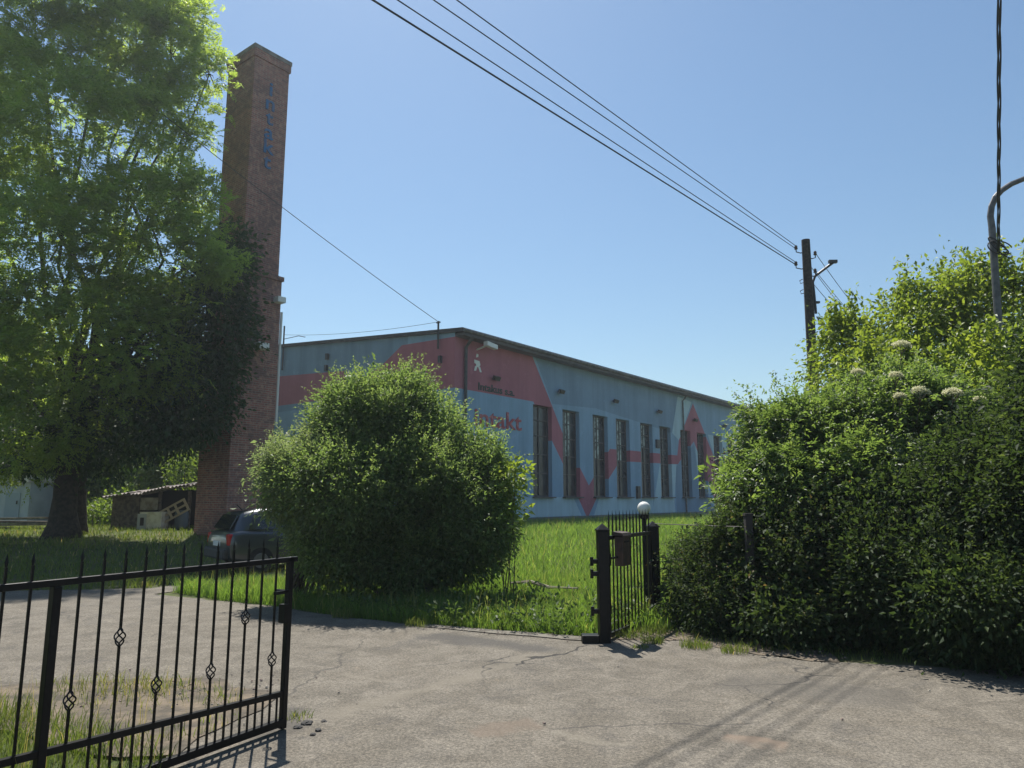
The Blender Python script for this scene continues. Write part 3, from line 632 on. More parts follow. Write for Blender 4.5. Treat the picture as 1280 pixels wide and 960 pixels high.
for px, py, Y, r in ((1127, 432, 9.6, .125), (1150, 490, 9.2, .125), (1191, 492, 9.0, .12), (1072, 466, 9.6, .085), (1120, 470, 9.4, .09), (1125, 496, 9.2, .08), (1225, 500, 8.8, .07)):
    c = np.array(at(px, py, Y)); n = 520; rr = r * np.sqrt(rng.uniform(size=n)); th = rng.uniform(0, 2 * math.pi, n)
    p = c + np.stack([rr * np.cos(th), rr * np.sin(th) * .85 - .28 * r * (1 - (rr / r) ** 2), .35 * rr * np.sin(th) + .45 * r * (1 - (rr / r) ** 2) + rng.normal(size=n) * .01], 1)
    v, l, t_ = leaf_geo(p, rng.normal(size=(n, 3)) * np.array([1, 1, .3]), np.tile([0, 0, 1.], (n, 1)) + rng.normal(size=(n, 3)) * .3, .02, .9, np.ones(n))
    fo = put('flower_head', np_mesh('flower_head', v, l, np.arange(0, len(l), 3)), um, eld_t)
    sm = MB(); a = Vector(c) + Vector((0, .15, -.4))
    for j in range(7):
        e = Vector(c) + Vector((math.cos(j) * r * .7, math.sin(j) * r * .7, 0)); sm.tube([Vector(c) + Vector((0, .02, -.12)), e], .003, 4)
    sm.tube([a, Vector(c) + Vector((0, .02, -.12))], .005, 4); sm.build('flower_stalk', M_STEM, fo)
shrub('arching_sapling', 'leafy sapling reaching out left of the hedge before the hall windows', 'sapling', [lobe(905, 595, 10.6, 20, 10), lobe(915, 625, 10.4, 22, 14)], M_ELD, 27, 30, 5, .07, .13, .42)
def map_leaves(rng, lobes):
    P_, D_ = clumps(rng, lobes, 8.5, .4, 1.06, None, .55)
    parts = [spray(rng, P_, D_, 44, .22, .092, .58, .55, flat=.35)]
    top = P_[D_[:, 2] > .3]; n = 90; b = top[rng.integers(0, len(top), n)]; ln = rng.uniform(.3, .75, n)
    for s in np.linspace(.2, 1, 8):
        for j in range(7): parts.append(leaf_geo(b + np.array([0, 0, 1.]) * (ln * s)[:, None] + rng.normal(size=(n, 3)) * .06, rng.normal(size=(n, 3)) + np.array([0, 0, -.5]), unit(rng.normal(size=(n, 3)) * .6 + np.array([0, 0, 1.])), .095, .58, rng.uniform(.2, .8, n)))
    return parts
tree('maple_tree', 'yellow-green tree rising behind the hedge just right of the wooden pole', 'tree', (7.4, 15.3, .1), (7.5, 15.2, 1.6), .16, [lobe(*a) for a in ((1090, 465, 13.6, 62, 66), (1150, 440, 13.6, 68, 72), (1120, 415, 14, 36, 36), (1180, 380, 14, 36, 42), (1058, 445, 13.6, 30, 34), (1165, 520, 12.0, 80, 70), (1100, 500, 12.2, 60, 50))], 41, map_leaves, M_MAP, 4, M_STEM, group='trees behind the hedge')
tree('maple_tree', 'yellow-green tree behind the hedge below the curved street lamp', 'tree', (9.4, 14.2, .1), (9.4, 14.1, 1.6), .16, [lobe(*a) for a in ((1235, 415, 13.0, 62, 66), (1215, 375, 13.4, 36, 40), (1290, 400, 12.8, 50, 62), (1255, 500, 11.2, 60, 76), (1290, 480, 10.8, 40, 60), (1370, 420, 12.8, 70, 90), (1190, 460, 12.8, 45, 60))], 42, map_leaves, M_MAP, 4, M_STEM, group='trees behind the hedge')
shrub('plum_shrub', 'dark purple-leaved shrub against the far hall windows left of the hedge', 'shrub', [lobe(928, 600, 21, 24, 34), lobe(935, 650, 21, 30, 30)], M_PLUM, 28, 9, 22, .17, .1, .5)

# ------------------------------------------------------------------ grass
M_LAWN = leaf_mat('lawn_grass_blades', [(0, (.085, .135, .04)), (.7, (.128, .21, .062)), (.93, (.19, .255, .09)), (1, (.36, .32, .18))], .5, (2.1, 2.1, .8), .5, .25)
M_VERGE = leaf_mat('verge_grass_blades', [(0, (.07, .11, .03)), (.6, (.12, .165, .045)), (.85, (.22, .21, .09)), (1, (.38, .31, .17))], .45, (1.8, 1.7, .8), .5, .25)
def grass(rng, poly, n, hlo, hhi, w, holes=(), ybias=0., clump=0., tint=(0, 1), stalk=0.):
    poly = np.array(poly); x0, y0 = poly.min(0); x1, y1 = poly.max(0)
    x = rng.uniform(x0, x1, n); y = y0 + (y1 - y0) * rng.uniform(size=n) ** (1 + ybias)
    kp = inside(x, y, poly)
    for h_ in holes: kp &= ~inside(x, y, np.array(h_))
    dn = .5 + .5 * np.sin(x * 2.3 + 1.7 * np.sin(y * 1.9)) * np.sin(y * 2.7 + 1.3 * np.sin(x * 1.4 + 2))
    if clump: kp &= rng.uniform(size=n) > clump * (1 - dn)
    x, y, dn = x[kp], y[kp], dn[kp]; n = len(x)
    h = rng.uniform(hlo, hhi, n) * (.65 + .6 * dn); is_st = rng.uniform(size=n) < stalk; h = np.where(is_st, hhi * rng.uniform(1.1, 1.7, n), h)
    th = rng.uniform(0, 2 * math.pi, n); ph = rng.uniform(0, 2 * math.pi, n)
    wd = w * rng.uniform(.6, 1.3, n) * np.where(is_st, .5, 1); lean = h * rng.uniform(.15, .8, n) * np.where(is_st, .4, 1)
    b = np.stack([x, y, hgt_np(y) - .01], 1); sd = np.stack([np.cos(th), np.sin(th), 0 * th], 1) * (wd / 2)[:, None]; ld = np.stack([np.cos(ph), np.sin(ph), 0 * ph], 1)
    m = b + ld * (lean * .35)[:, None]; m[:, 2] += h * .62; t = b + ld * lean[:, None]; t[:, 2] += h * .95
    v = np.stack([b - sd, b + sd, m + sd * .8, m - sd * .8, t], 1).reshape(-1, 3)
    o = (np.arange(n) * 5)[:, None]; lp = np.concatenate([o + np.array([[0, 1, 2, 3]]), o + np.array([[3, 2, 4]])], 1).ravel()
    st = np.stack([np.arange(n) * 7, np.arange(n) * 7 + 4], 1).ravel()
    ti = tint[0] + (tint[1] - tint[0]) * np.clip(.55 * rng.uniform(size=n) + .4 * dn * rng.uniform(.5, 1, n), 0, .92); ti = np.where(is_st | (rng.uniform(size=n) < .03), rng.uniform(.93, 1, n), ti)
    return v, lp, st, np.repeat(ti, 5)
def grass_object(name, sets, m):
    V, L_, S_, T, ov, ol = [], [], [], [], 0, 0
    for v, l, s, t in sets: V.append(v); L_.append(l + ov); S_.append(s + ol); T.append(t); ov += len(v); ol += len(l)
    o = put(name, np_mesh(name, np.concatenate(V), np.concatenate(L_), np.concatenate(S_), np.concatenate(T)), m); return o
rng = np.random.default_rng(77)
far_edge = [tuple((CO + UR * 24 + NR * .4).xy), tuple((CO + NR * .4 + NL * .4).xy)]
lawn = [(-3.1, 11.1), (-2.75, 10.8), (-1.9, 10.22), (-1.26, 9.86), (-.4, 9.5), (.5, 9.12), (.95, 9.0), (1.9, 9.3), (2.6, 9.3), (5, 9.3), (9, 16)] + far_edge + [(-7, 33), (-8.6, 27), (-3.0, 19.6), (-1.7, 18.1), (-3.1, 15.8), (-4.6, 14.4), (-5.9, 13.0)]
near = [p for p in [(-5.95, 13.0), (-4.6, 12.0), (-3.45, 11.36), (-2.75, 10.78), (-1.9, 10.22), (-1.26, 9.86), (-.4, 9.48), (.5, 9.12), (.95, 8.98), (1.15, 9.2), (1.95, 9.9), (2.6, 9.6), (4, 9.6), (5, 14.5), (-4.4, 14.5)]]
gl = grass_object('lawn_grass', [grass(rng, near, 190000, .07, .30, .008, stalk=.012), grass(rng, lawn, 190000, .12, .36, .014, holes=[near], ybias=.35, stalk=.01)], M_LAWN)
tag(gl, 'tall green grass growing on the lawn between driveway and hall', 'grass', kind='stuff')
yard = [(-9, 13.15), (-6.7, 13.5), (-5.5, 15.2), (-4.6, 17.5), (-3.2, 19.6), (-7, 33), (-14, 40), (-40, 42), (-32, 16), (-14, 14.3)]
gy = grass_object('yard_grass', [grass(rng, yard, 110000, .06, .2, .022, ybias=.5, clump=.4, tint=(.1, .9))], M_VERGE)
tag(gy, 'short patchy grass under the big trees and round the shed', 'grass', kind='stuff')
vg = [(-2.05, 3.6), (-2.1, 4.85), (-2.6, 5.2), (-3.3, 5.7), (-4.2, 6.1), (-6.5, 6.1), (-9, 5.5), (-7, 2), (-2.5, 2.2)]
bt = [(1.1, 8.95), (1.9, 8.9), (2.3, 8.5), (2.6, 8.1), (3.4, 7.75), (5.2, 7.3), (5.2, 7.7), (3, 8.6), (1.9, 9.6), (1.2, 9.5)]
vt = [grass(rng, vg, 60000, .06, .30, .0055, clump=.6, stalk=.02), grass(rng, [(-4.3, 6.75), (-3.2, 6.9), (-2.3, 6.6), (-2.0, 5.6), (-2.4, 5.0), (-3.2, 5.8)], 4500, .03, .16, .006, clump=1.0, tint=(.35, 1), stalk=.03), grass(rng, bt, 6000, .04, .14, .007, clump=.9)]
for (x, y, r, n, hh_) in ((1.62, 8.62, .14, 260, .16), (1.42, 8.32, .11, 130, .09), (2.05, 8.35, .18, 330, .2), (2.4, 8.1, .16, 260, .17), (.86, 8.72, .07, 90, .13), (1.35, 8.98, .22, 420, .2), (1.75, 9.2, .22, 420, .22), (-1.62, 5.75, .12, 90, .09), (-1.2, 9.75, .2, 260, .16), (-2.3, 10.4, .2, 260, .18)):
    vt.append(grass(rng, [(x - r, y - r * .6), (x + r * .4, y - r), (x + r, y), (x + r * .3, y + r), (x - r, y + r * .5)], n, hh_ * .5, hh_, .007))
gv = grass_object('verge_grass', vt, M_VERGE); tag(gv, 'ragged dry and green grass tufts along the driveway edges and gate', 'grass', kind='stuff')
# weeds: flat rosettes and litter along the kerb
rng = np.random.default_rng(90); n = 900
wx = rng.uniform(-3, 5, n); wy = 9.0 + rng.gamma(1.2, 1.0, n); kp = inside(wx, wy, np.array(near)); wx, wy = wx[kp], wy[kp]
wp_ = np.stack([wx, wy, hgt_np(wy) + rng.uniform(.03, .22, len(wx))], 1)
M_WEED = leaf_mat('weed_leaves', [(0, (.04, .075, .025)), (.7, (.075, .12, .04)), (1, (.15, .18, .08))], .42, (2.2, 2.1, 1.), .5, .35)
wo_ = put('lawn_weeds', (lambda q: np_mesh('lawn_weeds', q[0], q[1], np.arange(0, len(q[1]), 3), q[2]))(spray(rng, wp_, np.tile([0, 0, 1.], (len(wp_), 1)) + rng.normal(size=(len(wp_), 3)) * .3, 9, .06, .075, .5, .1)), M_WEED)
tag(wo_, 'broad-leaved weeds growing among the lawn grass near the driveway', 'weeds', kind='stuff')
gravel = MB(); rg = random.Random(4); st_m = mat('pale_stone_chips', (.36, .32, .26), .9, noise=(9, (.2, .12, .10), .4, .6))
for i in range(420):
    s = rg.random(); 
    if s < .5: x, y = rg.uniform(-1.3, 1.1), 0; y = 9.75 - (x + 1.3) * .4 + rg.gauss(0, .12)
    elif s < .85: x, y = rg.gauss(-2.7, .5), rg.gauss(6.5, .35)
    elif s < .985: x, y = rg.uniform(1.2, 3.6), 0; y = 9.2 - (x - 1.2) * .62 + rg.gauss(0, .15)
    else: x, y = rg.uniform(-2, 4), rg.uniform(4.4, 8)
    r = rg.uniform(.004, .014) * (1.3 if rg.random() < .1 else 1); z = .02 + hgt(y)
    vs = [Vector((x + r * math.cos(a) * rg.uniform(.7, 1.2), y + r * math.sin(a) * rg.uniform(.7, 1.2), z)) for a in (0, 1.3, 2.6, 3.9, 5.1)]
    tp = [Vector((x, y, z)) + (v - Vector((x, y, z))) * .55 + Vector((0, 0, r * .7)) for v in vs]
    gravel.add(vs + tp, [(5, 6, 7, 8, 9)] + [(j, (j + 1) % 5, 5 + (j + 1) % 5, 5 + j) for j in range(5)])
tag(gravel.build('stone_chips', st_m), 'loose stone chips scattered over the driveway', 'gravel', kind='stuff')
clod_m = mat('black_bitumen_lump', (.03, .028, .026), .8)
for i, (px, py, r) in enumerate(((372, 912, .03), (384, 907, .042), (398, 916, .026), (405, 904, .02), (391, 921, .022))):
    q = MB(); c = gnd(px, py); q.lathe((c.x, c.y, .012), [(r, 0), (r * 1.05, r * .25), (r * .6, r * .55), (r * .1, r * .62)], 7)
    for j, v in enumerate(q.v): q.v[j] = (v[0] + rg.uniform(-.3, .3) * r, v[1] + rg.uniform(-.3, .3) * r, v[2])
    tag(q.build('asphalt_lump', clod_m), 'black crumbled asphalt lump beside the end post of the open gate', 'debris', 'broken asphalt lumps beside the gate')
br_m = mat('grey_dead_wood', (.27, .235, .19), .9)
q = MB(); a, b = gnd(638, 744) + UP * .2, gnd(722, 755) + UP * .24
q.tube([a, a.lerp(b, .3) + UP * .05, a.lerp(b, .6) - UP * .02, b], [.022, .03, .027, .012], 6); q.tube([a.lerp(b, .55), a.lerp(b, .4) + Vector((0, -.4, .1))], [.015, .006], 5)
tag(q.build('fallen_branch', br_m), 'grey dead branch lying in the tall lawn grass', 'branch')
for i, (px, py) in enumerate(((703, 790), (666, 787))):
    q = MB(); c = gnd(px, py); q.lathe((c.x, c.y, c.z), [(.08, 0), (.085, .03), (.05, .06), (.01, .065)], 7)
    for j, v in enumerate(q.v): q.v[j] = (v[0] + rg.uniform(-.03, .03), v[1] + rg.uniform(-.02, .02), v[2])
    tag(q.build('pale_stone', mat('chalky_stone', (.5, .47, .42), .9)), ['pale stone at the lawn edge nearer the wicket gate', 'pale stone at the lawn edge farther from the wicket gate'][i], 'stone')

# ------------------------------------------------------------------ sheds at the back left
tim = mat('weathered_planks', (.17, .135, .105), .9, noise=(7, (.07, .058, .048), .4, .6)); blk = mat('near_black_matte', (.03, .027, .025), .95)  # near-black for the shed's back wall, the slots and the lid
asb = mat('mottled_pinkish_roof_sheet', (.36, .315, .295), .85, noise=(2.5, (.15, .135, .13), .42, .6)); mos = mat('stained_white_board', (.40, .37, .30), .85, noise=(4, (.20, .17, .12), .42, .62))
SY = 29.0; sb = at(187, 660, SY); shed = thing('ramshackle_shed', 'ramshackle plank shed with buckled pinkish roof sheets', 'shed', (sb.x, SY, hgt(SY)))
X = lambda px, py=640: at(px, py, SY).x; Z = lambda py, Y=SY: at(190, py, Y).z
g0 = hgt(SY)
q = MB()
for i in range(9): 
    x = X(140) + (X(171) - X(140)) * i / 9; q.box((x + .06, SY + .02 * (i % 2), (g0 + Z(618)) / 2), (.115, .03, Z(618) - g0 - .05 * (i % 3)))
q.build('plank_wall', tim, shed)
q = MB(); q.box(((X(140) + X(262)) / 2, SY + 2.2, (g0 + Z(612)) / 2), (X(262) - X(140), .06, Z(612) - g0)); q.box((X(140) - .02, SY + 1.1, (g0 + Z(618)) / 2), (.05, 2.1, Z(618) - g0)); q.build('back_wall', blk, shed)
q = MB()
for px in (172, 199, 236, 258): q = MB(); q.box((X(px), SY, (g0 + Z(614)) / 2), (.11, .1, Z(614) - g0)); q.build('post', tim, shed)
q = MB(); q.box(((X(173) + X(198)) / 2, SY + .06, (Z(622) + Z(641)) / 2), (X(198) - X(173), .04, Z(622) - Z(641))); q.build('side_board', mos, shed)
for i, (p0, p1, y0, y1, tw) in enumerate(((137, 168, 618, 615, .06), (160, 190, 616, 613, -.05), (184, 214, 613, 608, .08), (208, 240, 609, 604, .02), (234, 264, 606, 600, .05))):
    q = MB(); n = 14; vs = []
    for j in range(n + 1):
        s = j / n; x = X(p0) + (X(p1) - X(p0)) * s; zc = Z(y0) + (Z(y1) - Z(y0)) * s + .03 * math.cos(j * math.pi) + .03 * (i % 2)
        vs += [(x, SY - .55 - tw, zc - .10 + tw * s), (x, SY + 2.3, zc + .16)]
    q.add(vs, [(2 * j, 2 * j + 2, 2 * j + 3, 2 * j + 1) for j in range(n)])
    o = q.build('roof_sheet', asb, shed); so = o.modifiers.new('thick', 'SOLIDIFY'); so.thickness = .03
wht = mat('yellowed_white_enamel', (.62, .60, .50), .5, noise=(5, (.45, .42, .32), .45, .65)); gsh = mat('greyish_white_side', (.34, .36, .36), .6)
CY = 28.0; c = at(188, 663, CY); gz = hgt(CY); cab = thing('old_cabinet', 'discarded white cabinet with dark slot standing before the shed', 'cabinet', (c.x, CY, gz))
xc = lambda px: at(px, 650, CY).x; zc = lambda py: at(188, py, CY).z
ax = (UR * .9 + Vector((.4, 0, 0))).normalized(); q = MB(); q.box(((xc(173) + xc(203)) / 2, CY + .3, (gz + zc(640)) / 2), (.84, .62, zc(640) - gz)); q.build('carcass', wht, cab, bevel=.015)
q = MB(); q.box(((xc(174) + xc(181)) / 2, CY - .015, (gz + zc(641)) / 2), (xc(184) - xc(173), .03, zc(642) - gz - .05)); q.build('door', gsh, cab)
q = MB(); q.box((xc(178), CY - .035, (zc(647) + zc(657)) / 2), (.14, .012, zc(647) - zc(657))); q.build('slot', blk, cab)
q = MB(); q.box(((xc(174) + xc(190)) / 2, CY + .2, zc(640) + .04), (.5, .42, .06)); q.build('lid', blk, cab)
pw = mat('bare_pallet_wood', (.36, .30, .22), .85); LY = 28.3; a, b = at(204, 654, LY), at(237, 636, LY); d = (b - a).normalized(); nn = d.cross(Vector((0, 1, 0))).normalized() * -1
if nn.z < 0: nn = -nn
q = MB(); L_ = (b - a).length
for o in (0, .22, .44): q.box(a.lerp(b, .5) + nn * o, (L_, .03, .075), d, (0, 1, 0), nn)
for s in (.03, .35, .62, .97): q.box(a.lerp(b, s) + nn * .22 + Vector((0, -.03, 0)), (.09, .03, .5), d, (0, 1, 0), nn)
tag(q.build('wooden_pallet', pw), 'pale wooden pallet leaning tilted in the shed opening beside the cabinet', 'pallet')
barrel_m = mat('dull_blue_barrel', (.09, .12, .15), .6); c = at(226, 660, 28.6)
q = MB(); q.lathe((c.x, 28.6, hgt(28.6)), [(.22, 0), (.25, .1), (.25, .62), (.21, .72), (.05, .73)], 14); tag(q.build('barrel', barrel_m, smooth=True), 'dull blue barrel standing below the leaning pallet in the shed', 'barrel')
# garage
GY = 34.0; c = at(5, 650, GY); gar = thing('pale_garage', 'pale blue-grey garage with a narrow door at the left edge', 'garage', (c.x, GY, .45)); gx = lambda px: at(px, 620, GY).x; gzz = lambda py: at(10, py, GY).z
gw = mat('pale_blue_grey_render', (.46, .53, .60), .85, noise=(1.5, (.36, .43, .50), .4, .65)); gd = mat('blue_grey_door_paint', (.30, .38, .46), .6); gr_ = mat('pale_garage_roof', (.55, .54, .52), .8)
q = MB(); q.box(((gx(-90) + gx(37)) / 2, GY + 2, (.4 + gzz(603)) / 2), (gx(37) - gx(-90), 4, gzz(603) - .4)); q.build('wall', gw, gar)
q = MB(); q.box(((gx(-94) + gx(40)) / 2, GY + 1.9, (gzz(603) + gzz(594)) / 2), (gx(40) - gx(-94), 4.5, gzz(594) - gzz(603) - .01)); q.build('roof', gr_, gar)
q = MB(); q.box(((gx(8) + gx(26)) / 2, GY - .02, (.45 + gzz(616)) / 2), (gx(26) - gx(8), .05, gzz(616) - .45)); dd = q.build('door', gd, gar)
q = MB(); q.box((gx(23), GY - .07, 1.45), (.03, .06, .16)); q.build('handle', lm, dd)
lum = mat('silvered_timber', (.22, .19, .15), .9, noise=(6, (.11, .095, .075), .4, .6))
for i, (p0, p1, py, dy) in enumerate(((-10, 62, 664, 0), (-20, 66, 660, .25), (-5, 60, 656, .1), (-15, 68, 652, .3), (0, 58, 648.5, .15), (66, 96, 660, .0), (64, 94, 655, .2))):
    q = MB(); a = at(p0, py, 28.6 + dy); b = at(p1, py + (1 if i % 2 else -1), 28.6 + dy); d = (b - a).normalized()
    q.box(a.lerp(b, .5), ((b - a).length, .22, .085), d, (0, 1, 0), (0, 0, 1)); tag(q.build('timber_plank', lum), 'silvered plank in the low lumber pile behind the thick trunk', 'plank', 'planks of the lumber pile')

# ------------------------------------------------------------------ parked car
carb = Vector((-6.30, 15.7, hgt(15.7) + .012)); th = R(52); HF = Vector((math.sin(th), math.cos(th), 0)); HS = Vector((HF.y, -HF.x, 0))   # forward, right-hand side
car = thing('parked_car', 'dark grey hatchback parked behind the huge round bush, rear lamp showing', 'car', carb)
cp = mat('dark_blue_grey_car_paint', (.052, .06, .068), .35, .4, coat=1.); cg = mat('car_window_glass', (.015, .018, .02), .08, spec=.8); rub = mat('black_rubber', (.015, .015, .015), .8)
rl = mat('red_lamp_plastic', (.45, .02, .02), .2); plm = mat('plain_plate', (.7, .7, .66), .5); alu = mat('wheel_alloy', (.16, .16, .165), .45, .6)
cpt = lambda x, y, z: carb + HF * x + HS * y + UP * (z * .93)       # x from the rear bumper forward
# lofted body: station x, half width, sill z, waist z
st = [(0, .66, .42, .78), (.06, .76, .30, .92), (.3, .81, .24, .95), (1.2, .83, .22, .93), (2.2, .83, .22, .90), (2.9, .82, .22, .86), (3.45, .78, .24, .78), (3.72, .70, .28, .66), (3.8, .60, .36, .56)]
q = MB(); n = 12; rows = []
for x, hw, z0, z1 in st:
    zm = z0 + (z1 - z0) * .55
    rows.append([(-hw * .86, z0), (-hw * .97, z0 + .06), (-hw, zm), (-hw * .97, z1 - .05), (-hw * .88, z1), (-hw * .45, z1 + .03), (hw * .45, z1 + .03), (hw * .88, z1), (hw * .97, z1 - .05), (hw, zm), (hw * .97, z0 + .06), (hw * .86, z0)])
vs = [cpt(st[i][0], y, z) for i, r_ in enumerate(rows) for y, z in r_]
fs = [(i * n + j, i * n + (j + 1) % n, (i + 1) * n + (j + 1) % n, (i + 1) * n + j) for i in range(len(st) - 1) for j in range(n)] + [tuple(reversed(range(n))), tuple((len(st) - 1) * n + j for j in range(n))]
q.add(vs, fs); q.build('body', cp, car, smooth=True, bevel=.03)
cab_st = [(.10, .72, .90, .55, .92), (.32, .72, .92, .56, 1.36), (.7, .74, .92, .58, 1.44), (1.6, .75, .92, .59, 1.45), (2.1, .75, .90, .57, 1.37), (2.75, .74, .86, .55, .88)]
q = MB(); vs = [cpt(x, y, z) for x, hw, z0, tw, z1 in cab_st for y, z in ((-hw, z0), (-tw - .05, z1 - .09), (-tw + .06, z1), (tw - .06, z1), (tw + .05, z1 - .09), (hw, z0))]
q.add(vs, [(i * 6 + j, i * 6 + j + 1, (i + 1) * 6 + j + 1, (i + 1) * 6 + j) for i in range(5) for j in range(5)] + [(5, 4, 3, 2, 1, 0), tuple(30 + j for j in range(6))])
q.build('cabin', cp, car, smooth=True, bevel=.07)
q = MB(); q.prism([cpt(.095, -.56, .98), cpt(.095, .56, .98), cpt(.268, .50, 1.29), cpt(.268, -.50, 1.29)], -HF * .02 + UP * .012); q.build('rear_window', cg, car)
for sg in (-1, 1):
    for xa, xb, xc_, xd in ((.42, 1.12, 1.12, .55), (1.22, 2.35, 1.9, 1.22)):
        q = MB(); q.prism([cpt(xa, sg * .735, .98), cpt(xb, sg * .742, .97), cpt(xc_, sg * .655, 1.31), cpt(xd, sg * .64, 1.32)], HS * sg * .025); q.build('side_window', cg, car)
    q = MB(); q.box(cpt(.065, sg * .66, .76), (.12, .17, .24), HF, HS, UP); q.build('rear_lamp', rl, car, bevel=.03)
    q = MB(); q.box(cpt(3.62, sg * .55, .62), (.22, .22, .12), HF, HS, UP); q.build('headlight', plm, car, bevel=.03)
    q = MB(); q.box(cpt(2.15, sg * .9, .97), (.1, .16, .12), HF, HS, UP); q.build('mirror', cp, car, bevel=.03)
    q = MB(); q.box(cpt(1.35, sg * .835, .82), (.16, .03, .03), HF, HS, UP); q.build('handle', rub, car)
    for x in (.68, 3.05):
        c = cpt(x, sg * .74, .29); q = MB(); q.tube([c - HS * .09, c - HS * .085, c + HS * .085, c + HS * .09], [.25, .27, .27, .25], 20); w_ = q.build('wheel', rub, car)
        q = MB(); q.tube([c + HS * sg * .08, c + HS * sg * .1], [.165, .15], 14); q.build('rim', alu, w_)
q = MB(); q.box(cpt(.0, 0, .44), (.14, 1.4, .22), HF, HS, UP); q.build('bumper', mat('dark_bumper_plastic', (.03, .032, .035), .6), car, bevel=.04)
q = MB(); q.box(cpt(.012, 0, .66), (.03, .5, .11), HF, HS, UP); q.build('number_plate', plm, car)
q = MB(); q.tube([cpt(.5, 0, 1.4), cpt(.38, 0, 1.52)], .012, 5); q.build('aerial', rub, car)
q = MB(); q.tube([cpt(.12, .1, .98), cpt(.18, -.25, 1.12)], .008, 5); q.build('wiper', rub, car)

# ------------------------------------------------------------------ driveway gate in the foreground
irn = mat('black_gate_paint', (.006, .006, .007), .4, spec=.22, noise=(30, (.012, .011, .011), .5, .75))
G0 = Vector((-2.59, 3.76, 0)); G1 = Vector((-1.645, 5.48, 0)); GD = (G1 - G0).normalized(); GN = Vector((GD.y, -GD.x, 0))
GL = (G1 - G0).length
def on_gate(px, py):
    d = ray(px, py); o = Vector((0, 0, EYE)); t = (G0 - o).dot(GN) / d.dot(GN); p = o + d * t; return (p - G0).dot(GD), p.z
gate = thing('driveway_gate', 'black wrought iron driveway gate leaf swung open at the lower left', 'gate', G1)
gp = lambda s, z, o=0: G0 + GD * s + UP * z + GN * o
SP, _ = on_gate(70, 735); pitch = (GL - SP) / 13.0
S0 = -1.3
q = MB(); q.box(gp((S0 + GL) / 2, 1.2), (GL - S0 + .12, .042, .036), GD, GN, UP); q.build('top_rail', irn, gate, bevel=.004)
zb = lambda s: .262 + .05 * max(0, (GL - s)) ** 1.0 * .9
q = MB(); pts = [gp(GL - .03 - i * .2, zb(GL - i * .2)) for i in range(17)]
for a, b in zip(pts[:-1], pts[1:]): q.box(a.lerp(b, .5), ((b - a).length + .004, .036, .036), (b - a).normalized(), GN, GN.cross((b - a).normalized()) * -1)
q.build('middle_rail', irn, gate)
q = MB(); q.box(gp((S0 + GL) / 2, .065), (GL - S0 + .04, .045, .05), GD, GN, UP); q.build('bottom_rail', irn, gate, bevel=.004)
q = MB(); q.box(gp(GL, .62), (.042, .042, 1.2), GD, GN, UP); q.build('end_stile', irn, gate, bevel=.004)
q = MB(); q.box(gp(GL - .035, .82, .0), (.05, .06, .13), GD, GN, UP); q.build('lock', irn, gate); q = MB(); q.tube([gp(GL - .06, .98, .07), gp(GL - .06, .98, -.07)], .012, 6); q.box(gp(GL - .13, .98, .06), (.13, .02, .022), GD, GN, UP); q.build('latch', irn, gate)
q = MB(); q.box(gp(SP, .6), (.045, .048, 1.16), GD, GN, UP); q.build('middle_stile', irn, gate, bevel=.004)
def basket(mb, s, z):
    for k_ in range(4):
        pts = []
        for j in range(11):
            t = j / 10; a = k_ * math.pi / 2 + t * math.pi * 1.15; r = .026 * math.sin(math.pi * t) + .004; pts.append(gp(s, z - .05 + .1 * t) + GD * r * math.cos(a) + GN * r * math.sin(a))
        mb.tube(pts, .0045, 5)
bz = {1: on_gate(88, 876)[1], 3: on_gate(148, 797)[1], 5: on_gate(192, 857)[1], 8: on_gate(257, 841)[1], 10: on_gate(300, 773)[1], 12: on_gate(333, 826)[1], -2: on_gate(25, 886)[1]}
for i in range(-9, 13):
    s = SP + pitch * i
    if i == 0 or s < S0: continue
    q = MB(); h0 = zb(s)
    if i in bz:
        z = bz[i]; q.box(gp(s, (z - .05 + .08) / 2), (.012, .012, z - .05 - .08), GD, GN, UP); q.box(gp(s, (z + .05 + 1.30) / 2), (.012, .012, 1.30 - z - .05), GD, GN, UP)
    else: q.box(gp(s, .69), (.012, .012, 1.22), GD, GN, UP)
    p = gp(s, 1.30); w_ = .010
    q.add([p - GD * .006, p + GN * .006, p + GD * .006, p - GN * .006, p - GD * w_ + UP * .025, p + GN * .006 + UP * .025, p + GD * w_ + UP * .025, p - GN * .006 + UP * .025, p + UP * .07], [(0, 1, 5, 4), (1, 2, 6, 5), (2, 3, 7, 6), (3, 0, 4, 7), (4, 5, 8), (5, 6, 8), (6, 7, 8), (7, 4, 8)])
    o = q.build('bar', irn, gate)
    if i in bz: bk = MB(); basket(bk, s, bz[i]); bk.build('basket_twist', irn, o)
for i in range(-8, 13):
    s = SP + pitch * (i + .5)
    if i > 1 and s < GL: q = MB(); q.box(gp(s, (zb(s) + .08) / 2), (.011, .011, zb(s) - .09), GD, GN, UP); q.build('short_bar', irn, gate)

